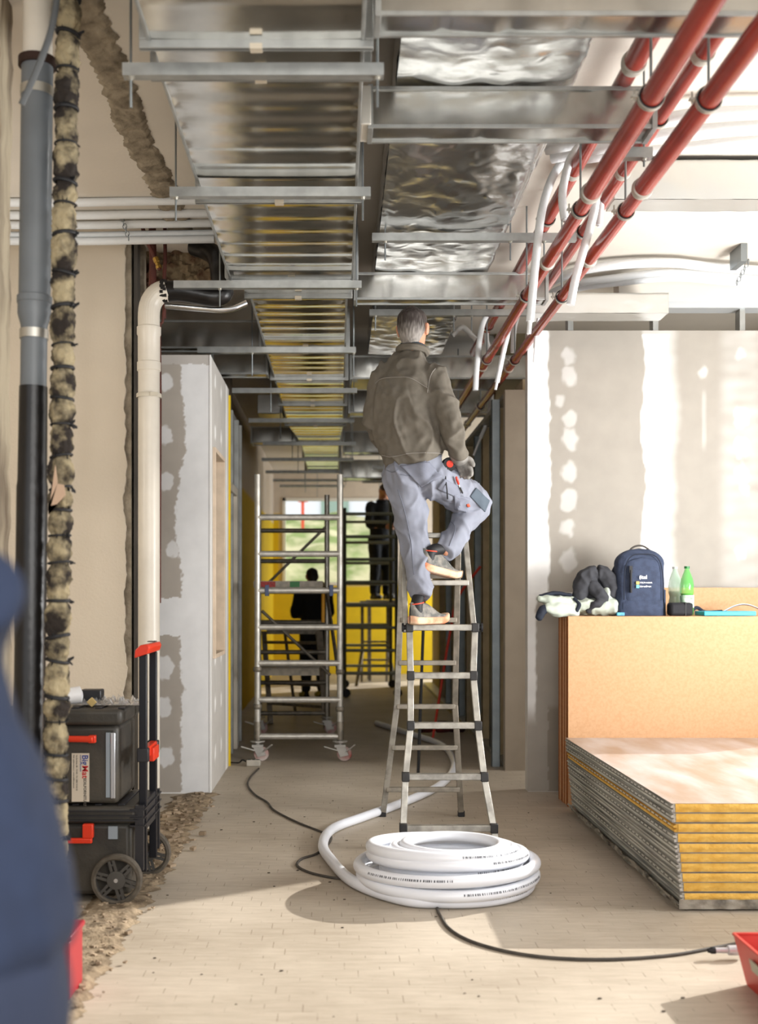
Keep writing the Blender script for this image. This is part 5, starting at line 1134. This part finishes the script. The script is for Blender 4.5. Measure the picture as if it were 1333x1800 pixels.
def person(label, J, yaw=0, top='#2a2c30', legs='#26282c', hair='#2b2623', hair2='#6d6762', voxel=.016, fa=.008, R=1.0, collar_m=None, name='person', shoes=None, Rt=None, La=None, Lr=None, glove=None, bow=0):
    f = Vector((math.sin(yaw), math.cos(yaw), 0)); rt = Vector((math.cos(yaw), -math.sin(yaw), 0)); J = {k: (v if k == "torso" else Vector(v)) for k, v in J.items()}
    z0 = min(J['anL'].z, J['anR'].z)-.08
    t = thing(name, label, 'person', (J['pelvis'].x, J['pelvis'].y, z0))
    H = J['head']; hu = (H-J['neck']).normalized(); hf = (f-hu*f.dot(hu)).normalized()
    if bow: hf2 = (hf*math.cos(bow)-hu*math.sin(bow)); hu2 = (hu*math.cos(bow)+hf*math.sin(bow)); hf, hu = hf2, hu2
    hd = lambda a, b, c=0: H+hu*a+hf*b+rt*c
    # body: one continuous surface under the clothes
    g = MB(); s = R
    loft(g, [hd(-.105*s, .052*s), hd(-.075*s, .035*s), hd(-.035*s, .012*s), hd(.01*s, 0), hd(.05*s, -.004*s), hd(.085*s, -.008*s), hd(.1*s, -.01*s)], [(.034*s, .045*s), (.054*s, .068*s), (.067*s, .086*s), (.074*s, .096*s), (.075*s, .096*s), (.060*s, .076*s), (.036*s, .046*s)], side=rt)
    loft(g, [J['neck']-f*.0, H-hu*.06*s-hf*.015*s], [.056*s, .052*s])
    loft(g, [hd(.0, .09*s), hd(-.02*s, .108*s), hd(-.032*s, .112*s)], [.009*s, .013*s, .012*s], seg=10)
    loft(g, [hd(-.062*s, .085*s, -.02*s), hd(-.062*s, .094*s), hd(-.062*s, .085*s, .02*s)], [.007*s, .009*s, .007*s], seg=10)
    for k in (-1, 1):
        loft(g, [hd(.022*s, .084*s, k*.05*s), hd(.026*s, .095*s, k*.03*s), hd(.022*s, .097*s, k*.012*s)], [.008*s, .01*s, .008*s], seg=10)
        loft(g, [hd(-.03*s, .004*s, k*.077*s), hd(0, -.004*s, k*.084*s), hd(.022*s, -.008*s, k*.084*s)], [(.014*s, .010*s), (.019*s, .0095*s), (.016*s, .008*s)], side=hf, seg=12)
    loft(g, [J['pelvis'], J['chest'], J['neck']-Vector((0, 0, .04))], [(.14*s, .1*s), (.15*s, .1*s), (.07*s, .06*s)], side=rt)
    for sd_ in 'LR':
        sh, el, wr = J['sh'+sd_], J['el'+sd_], J['wr'+sd_]
        loft(g, [J['chest'].lerp(sh, .6), sh, el, wr], [.04*s, .035*s, .036*s, .024*s])
        hand(g, wr, (wr-el) if 'hd'+sd_ not in J else J['hd'+sd_], J.get('sd'+sd_) or ((0, 0, 1) if abs((wr-el).normalized().z) < .8 else -f), .7 if 'sd'+sd_ not in J else 1.0, s*(1 if 'sd'+sd_ not in J else .95))
        hp, kn, an = J['hip'+sd_], J['kn'+sd_], J['an'+sd_]
        loft(g, [J['pelvis'].lerp(hp, .5), hp, kn, an], [.08*s, .08*s, .05*s, .028*s])
    bo = fuse(g, 'body', M_skin, t, max(voxel*.55, .006), 2)
    # hair
    g = MB()
    loft(g, [hd(-.088*s, -.040*s), hd(-.06*s, -.040*s), hd(-.02*s, -.030*s), hd(.02*s, -.018*s), hd(.062*s, -.010*s), hd(.092*s, -.010*s), hd(.106*s, -.01*s)], [(.046*s, .036*s), (.058*s, .054*s), (.073*s, .078*s), (.079*s, .092*s), (.078*s, .094*s), (.060*s, .074*s), (.036*s, .044*s)], side=rt, cap=.4)
    ho = fuse(g, 'hair', vmask_mat('hair_'+name+hair[1:], hair, hair2, rough=.7), t, max(voxel*.5, .005), 2, lambda p, n: .0022*noise.noise(Vector((p.x*130, p.y*130, p.z*40))))
    masked(ho, lambda p: (min(1, max(0, sst(.035, -.06, (p-H).dot(hu))*.8+.45*noise.noise(Vector((p.x*150, p.y*150, p.z*30)))-.05)),))
    # jacket
    Mt = creased(mat('jacket_'+top[1:], top, .85, var=.12, vscale=30))
    Ml = creased(mat('trousers_'+legs[1:], legs, .8, var=.12, vscale=14))
    Rt = Rt or [(.165, .125), (.178, .128), (.185, .125), (.178, .112), (.11, .085), (.078, .07)]
    tp = J.get('torso') or [J['pelvis']+Vector((0, 0, .0)), J['pelvis'].lerp(J['chest'], .35), J['pelvis'].lerp(J['chest'], .75), J['chest']+Vector((0, 0, .03)), J['neck'].lerp(J['chest'], .25), J['neck']]
    g = MB(); loft(g, tp, [(a*R, b*R) for a, b in Rt], side=rt, cap=.4)
    La = La or (.072, .068, .06, .05, .046)
    for sd_ in 'LR':
        sh, el, wr = J['sh'+sd_], J['el'+sd_], J['wr'+sd_]
        loft(g, [sh.lerp(J['chest'], .35), sh, sh.lerp(el, .5), el, el.lerp(wr, .5), wr], [La[0]*R, La[0]*R, La[1]*R, La[2]*R, La[3]*R, La[4]*R], cap=.4)
    jo = fuse(g, 'jacket', Mt, t, voxel, 4, fold(fa))
    g = MB(); c = J['neck']+Vector((0, 0, .0)); pts = [c+rt*(.076*R*math.cos(a))+f*(.072*R*math.sin(a))+Vector((0, 0, .012*math.sin(a+3.6))) for a in [2*math.pi*j/20 for j in range(20)]]
    g.tube(pts, .019*R, 8, closed=True); g.build('collar', Mt, jo); g = MB(); g.tube([p+Vector((0, 0, .024))*R-(p-c)*.16 for p in pts], .009*R, 8, closed=True); g.build('inner_collar', collar_m or M_rubber, jo)
    # trousers
    g = MB(); Lr = Lr or (.105, .098, .088, .075, .062); pv = J['pelvis']
    loft(g, [pv+Vector((0, 0, .04)), pv-Vector((0, 0, .06))], [(.155*R, .12*R), (.168*R, .13*R)], side=rt)
    for sd_ in 'LR':
        hp, kn, an = J['hip'+sd_], J['kn'+sd_], J['an'+sd_]
        loft(g, [hp.lerp(pv, .35), hp, hp.lerp(kn, .55), kn, kn.lerp(an, .45), an], [Lr[0]*R, Lr[0]*R, Lr[1]*R, Lr[2]*R, Lr[3]*R, Lr[4]*R], cap=.25)
    to = fuse(g, 'trousers', Ml, t, voxel, 4, fold(fa*.9, 8, 22, 4))
    for sd_ in 'LR':
        an = J['an'+sd_]
        if 'heel'+sd_ in J: h_, t_ = J['heel'+sd_], J['toe'+sd_]
        else: h_ = an-f*.06*R-Vector((0, 0, .085)); t_ = h_+f*.27*R
        cm = shoes[2] if shoes else None
        shoe(t, h_, t_, J.get('up'+sd_, (0, 0, 1)), shoes[0] if shoes else M_rubber, shoes[1] if shoes else M_rubber, w_=.05*R, hi=.112*R, collar=cm, ank=an+(J['kn'+sd_]-an)*.08)
    return t, jo, to, bo
YW = 6.17
M_sh = mat('shoe_grey', '#5a5b58', .7, col2='#8d8880', vscale=30); M_so = mat('shoe_sole', '#e3c3a4', .7, col2='#d98560', vscale=9, thr=(.45, .6)); M_tr_ = mat('shoe_trim', '#e0533c', .6)
JW = dict(
    head=P(726, 579, 6.16), neck=P(726, 617, 6.15), chest=P(717, 670, 6.16), pelvis=P(726, 812, YW),
    torso=[P(733, 812, 6.16), P(720, 778, 6.16), P(714, 728, 6.15), P(716, 680, 6.15), P(721, 645, 6.15), P(726, 622, 6.15)],
    shL=P(671, 660, 6.20), elL=P(660, 742, 6.24), wrL=P(688, 792, 6.42),
    shR=P(764, 661, 6.10), elR=P(794, 745, 6.03), wrR=P(805, 800, 6.10), hdR=Vector((.45, .55, -.62)), sdR=Vector((.6, -.6, .4)),
    hipL=P(709, 838, 6.15), knL=P(727, 935, 6.27), anL=P(741, 1048, 6.16),
    hipR=P(762, 842, 6.16), knR=P(838, 886, 6.44), anR=P(782, 970, 6.24),
    heelL=P(722, 1099, 6.10), toeL=P(786, 1099, 6.28), heelR=P(738, 1001, 6.17), toeR=P(808, 1021, 6.33), upR=Vector((.12, 0, 1)))
JW['heelL'].z = 1.174; JW['toeL'].z = 1.176
wk, jo, to, bo = person('man in grey jacket and grey work trousers standing on the ladder seen from behind', JW, yaw=.38, top='#696359', legs='#868a97', hair='#2f2622', hair2='#98928c', voxel=.0075, fa=.019,
    Rt=[(.172, .13), (.186, .142), (.182, .128), (.182, .118), (.135, .09), (.075, .07)], La=(.076, .072, .066, .06, .052), Lr=(.108, .100, .088, .074, .064), collar_m=mat('dark_teal_collar', '#343c42', .8), shoes=(M_sh, M_so, M_tr_))
# surface details laid on the cloth
bpy.context.view_layer.update()
def bvh(o):
    org = ORG[o.name]; me = o.data
    return BVHTree.FromPolygons([v.co+org for v in me.vertices], [tuple(p.vertices) for p in me.polygons])
BV = {}
def hit(o, px, py, off=.002):
    if o.name not in BV: BV[o.name] = bvh(o)
    c = Vector((0, 0, HC)); d = (P(px, py, 6)-c).normalized(); h = BV[o.name].ray_cast(c, d)
    return h[0]+h[1]*off if h[0] is not None else None
def seam(o, pts, m, r=.0022, name='seam'):
    q = [hit(o, a, b) for a, b in [(p.x, p.z) for p in cat([Vector((a, 0, b)) for a, b in pts], 6)]]; q = [p for p in q if p is not None]
    if len(q) > 3: MB().tube(q, r, 6).build(name, m, o)
def patch(o, quad, m, name, off=.005, n=12, par=None):
    (a, b, c, d) = [Vector((x, 0, y)) for x, y in quad]; pts = {}
    for i in range(n+1):
        for j in range(n+1):
            p = a.lerp(b, i/n).lerp(d.lerp(c, i/n), j/n); pts[i, j] = hit(o, p.x, p.z, off)
    g = MB()
    idx = {}
    for k_, v in pts.items():
        if v is not None: idx[k_] = len(g.v); g.v.append(v)
    for i in range(n):
        for j in range(n):
            k4 = [(i, j), (i+1, j), (i+1, j+1), (i, j+1)]
            if all(k in idx for k in k4):
                p4 = [g.v[idx[k]] for k in k4]
                if max((p4[0]-p4[2]).length, (p4[1]-p4[3]).length) < .06: g.f.append(tuple(idx[k] for k in k4)); g.m.append(0)
    if g.f:
        o2 = g.build(name, m, par or o); s_ = o2.modifiers.new('t', 'SOLIDIFY'); s_.thickness = .004; s_.offset = 0; return o2
Mst = mat('stitching', '#8a857e', .8); Mst2 = mat('stitching_blue', '#6d717e', .8)
seam(jo, [(660, 674), (672, 666), (700, 663), (720, 664), (742, 676), (752, 682)], Mst)
seam(jo, [(752, 690), (754, 672), (760, 655), (766, 648)], Mst)
seam(jo, [(672, 800), (690, 803), (720, 797), (760, 796), (785, 798)], Mst)
patch(to, [(704, 820), (752, 812), (776, 838), (740, 856)], mat('trousers_pocket', '#7c808e', .8, var=.1, vscale=20), 'holster_pocket', .010)
patch(to, [(781, 842), (812, 858), (806, 876), (768, 858)], mat('trousers_pocket', '#7c808e', .8), 'thigh_pocket', .006)
patch(to, [(797, 868), (826, 876), (820, 900), (800, 894)], mat('trousers_pocket', '#7c808e', .8), 'lower_pocket', .006)
patch(to, [(836, 858), (860, 880), (852, 900), (826, 872)], mat('knee_pad', '#4c5762', .8), 'knee_patch', .004)
seam(to, [(700, 860), (712, 900), (722, 950), (728, 1010)], Mst2); seam(to, [(770, 905), (800, 925), (790, 960)], Mst2)
seam(to, [(679, 826), (690, 830), (700, 826)], Mst2); seam(to, [(704, 834), (725, 836), (755, 822)], Mst2)
patch(to, [(819, 885), (823, 884), (825, 888), (821, 889)], mat('orange_tab', '#d8583c', .6), 'orange_tab', .010, 3)
# glove over the near hand
g = MB(); wr = JW['wrR']; hand(g, wr, JW['hdR'], (.6, -.6, .4), 1.0, .95); loft(g, [wr+Vector((-.006, -.005, .02)), wr+Vector((.012, .01, -.02))], [.043, .040])
fuse(g, 'work_glove', mat('glove', '#8d8a85', .8, col2='#5c5a57', vscale=14), wk, .006, 1, lambda p, n: .0065)
tm = thing('tape_measure', 'black and red tape measure clipped to the trouser pocket', 'tape measure', P(790, 822, 5.98))
q = hit(to, 788, 822, .0) or P(790, 820, 6.0); q = Vector((q.x, q.y-.028, q.z+.012)); ax = Vector((.25, -1, .1)).normalized()
MB().lathe([(.001, -.02), (.034, -.02), (.038, -.014), (.038, .014), (.034, .02), (.001, .02)], q, ax, 28).build('tape_body', M_rubber, tm)
MB().lathe([(.001, .0202), (.019, .0215), (.019, .0202)], q, ax, 24).build('tape_sticker', mat('tape_red', '#d23a28', .4), tm); MB().box(q+Vector((-.035, -.02, -.04)), q+Vector((-.012, .01, -.026))).build('tape_hook', mat('tape_red', '#d23a28', .4), tm, bev=.003)
MB().tube([q+Vector((-.02, -.02, -.03)), q+Vector((-.018, -.035, -.09)), q+Vector((-.012, -.035, -.14)), (hit(to, 787, 876, .004) or q+Vector((-.01, -.02, -.17)))], .0035, 8, smooth=5).build('cord', M_rubber, tm)
sdv = thing('screwdriver', 'small screwdriver with red handle in the thigh pocket of the man', 'screwdriver', P(802, 848, 6.1))
q = hit(to, 804, 852, .014) or P(804, 852, 6.1); q2 = (hit(to, 799, 838, .016) or P(799, 838, 6.1)); d = (q2-q)
MB().lathe([(.003, 0), (.006, .006), (.0075, .03), (.006, .048), (.003, .052)], q, d, 12).build('handle', mat('tape_red', '#d23a28', .4), sdv); MB().tube([q, q-d*.9], .003, 8).build('shaft', M_clampm, sdv)
q = hit(to, 806, 856, .014) or P(806, 856, 6.1); tag(MB().tube([q, q-d*.8+Vector((.004, 0, 0))], .004, 8).build('black_pen', M_rubber), 'black pen in the thigh pocket beside the screwdriver', 'pen')
# ---- other people
def stand(px, Y, feet, h, yaw=0, lean=0, dx=0):
    b = Vector(((px-CX)*Y/F, Y, feet)); f = Vector((math.sin(yaw), math.cos(yaw), 0)); r = Vector((math.cos(yaw), -math.sin(yaw), 0)); k = h/1.75
    at = lambda z, a=0, c=0: b+Vector((0, 0, z*k))+f*(a*k)+r*(c*k)
    return dict(head=at(1.62, .03+lean), neck=at(1.47, lean*.6), chest=at(1.34, lean*.4), pelvis=at(.95), shL=at(1.40, lean*.4, -.19), shR=at(1.40, lean*.4, .19), elL=at(1.12, .06+lean*.4, -.25), elR=at(1.12, .06+lean*.4, .25), wrL=at(1.08, .30, -.08), wrR=at(1.08, .30, .08),
        hipL=at(.90, 0, -.09), hipR=at(.90, 0, .09), knL=at(.48, .03, -.10), knR=at(.48, .03, .10), anL=at(.09, 0, -.11), anR=at(.09, 0, .11))
J1 = stand(668, 17.35, 1.285, 1.78, yaw=math.pi-.5, lean=.10)
person('man in black clothes with bowed head standing high on the far ladder platform', J1, yaw=math.pi-.5, top='#17181b', legs='#15171d', hair='#3a2c24', hair2='#8a7565', voxel=.02, fa=.008, bow=.6)
J2 = stand(676, 18.1, 1.285, 1.86, yaw=.2, lean=.12)
person('second man in black standing directly behind the one with bowed head', J2, yaw=.2, top='#1a1a1d', legs='#17181c', hair='#1d1a18', hair2='#3a3532', voxel=.022, fa=.008)
tag(MB().box((.45, 17.95, 1.23), (.98, 18.5, 1.28)).box((.47, 17.97, 0), (.52, 18.02, 1.23)).box((.92, 17.97, 0), (.97, 18.02, 1.23)).box((.47, 18.4, 0), (.52, 18.45, 1.23)).box((.92, 18.4, 0), (.97, 18.45, 1.23)).build('work_bench', M_alud), 'work platform on four legs behind the far ladder', 'platform')
J3 = stand(552, 15.0, 0, 1.72, yaw=-.3, lean=.06)
person('person in black jacket walking behind the near scaffold tower', J3, yaw=-.3, top='#131417', legs='#16181d', hair='#1c1a19', hair2='#33302d', voxel=.02, fa=.008)
# blurred person close to the camera
b = Vector((-.635, 1.28, 0))
J4 = dict(head=b+Vector((-.16, .12, 1.52)), neck=b+Vector((-.08, .06, 1.38)), chest=b+Vector((.075, .02, 1.21)), pelvis=b+Vector((.17, .02, .90)),
    shL=b+Vector((-.16, .05, 1.28)), shR=b+Vector((.12, 0, 1.31)), elL=b+Vector((-.25, .2, 1.05)), elR=b+Vector((.232, -.03, 1.325)), wrL=b+Vector((-.1, .35, 1.1)), wrR=b+Vector((.12, .2, 1.22)),
    hipL=b+Vector((.05, .05, .88)), hipR=b+Vector((.22, 0, .86)), knL=b+Vector((.05, .15, .5)), knR=b+Vector((.27, .08, .47)), anL=b+Vector((.02, .05, .09)), anR=b+Vector((.27, -.05, .09)))
person('out of focus person in navy work clothes standing close by at the picture edge', J4, yaw=.1, top='#222d45', legs='#262f45', hair='#2b2623', voxel=.012, fa=.006, Rt=[(.18, .135), (.195, .135), (.185, .125), (.16, .112), (.11, .085), (.078, .07)])
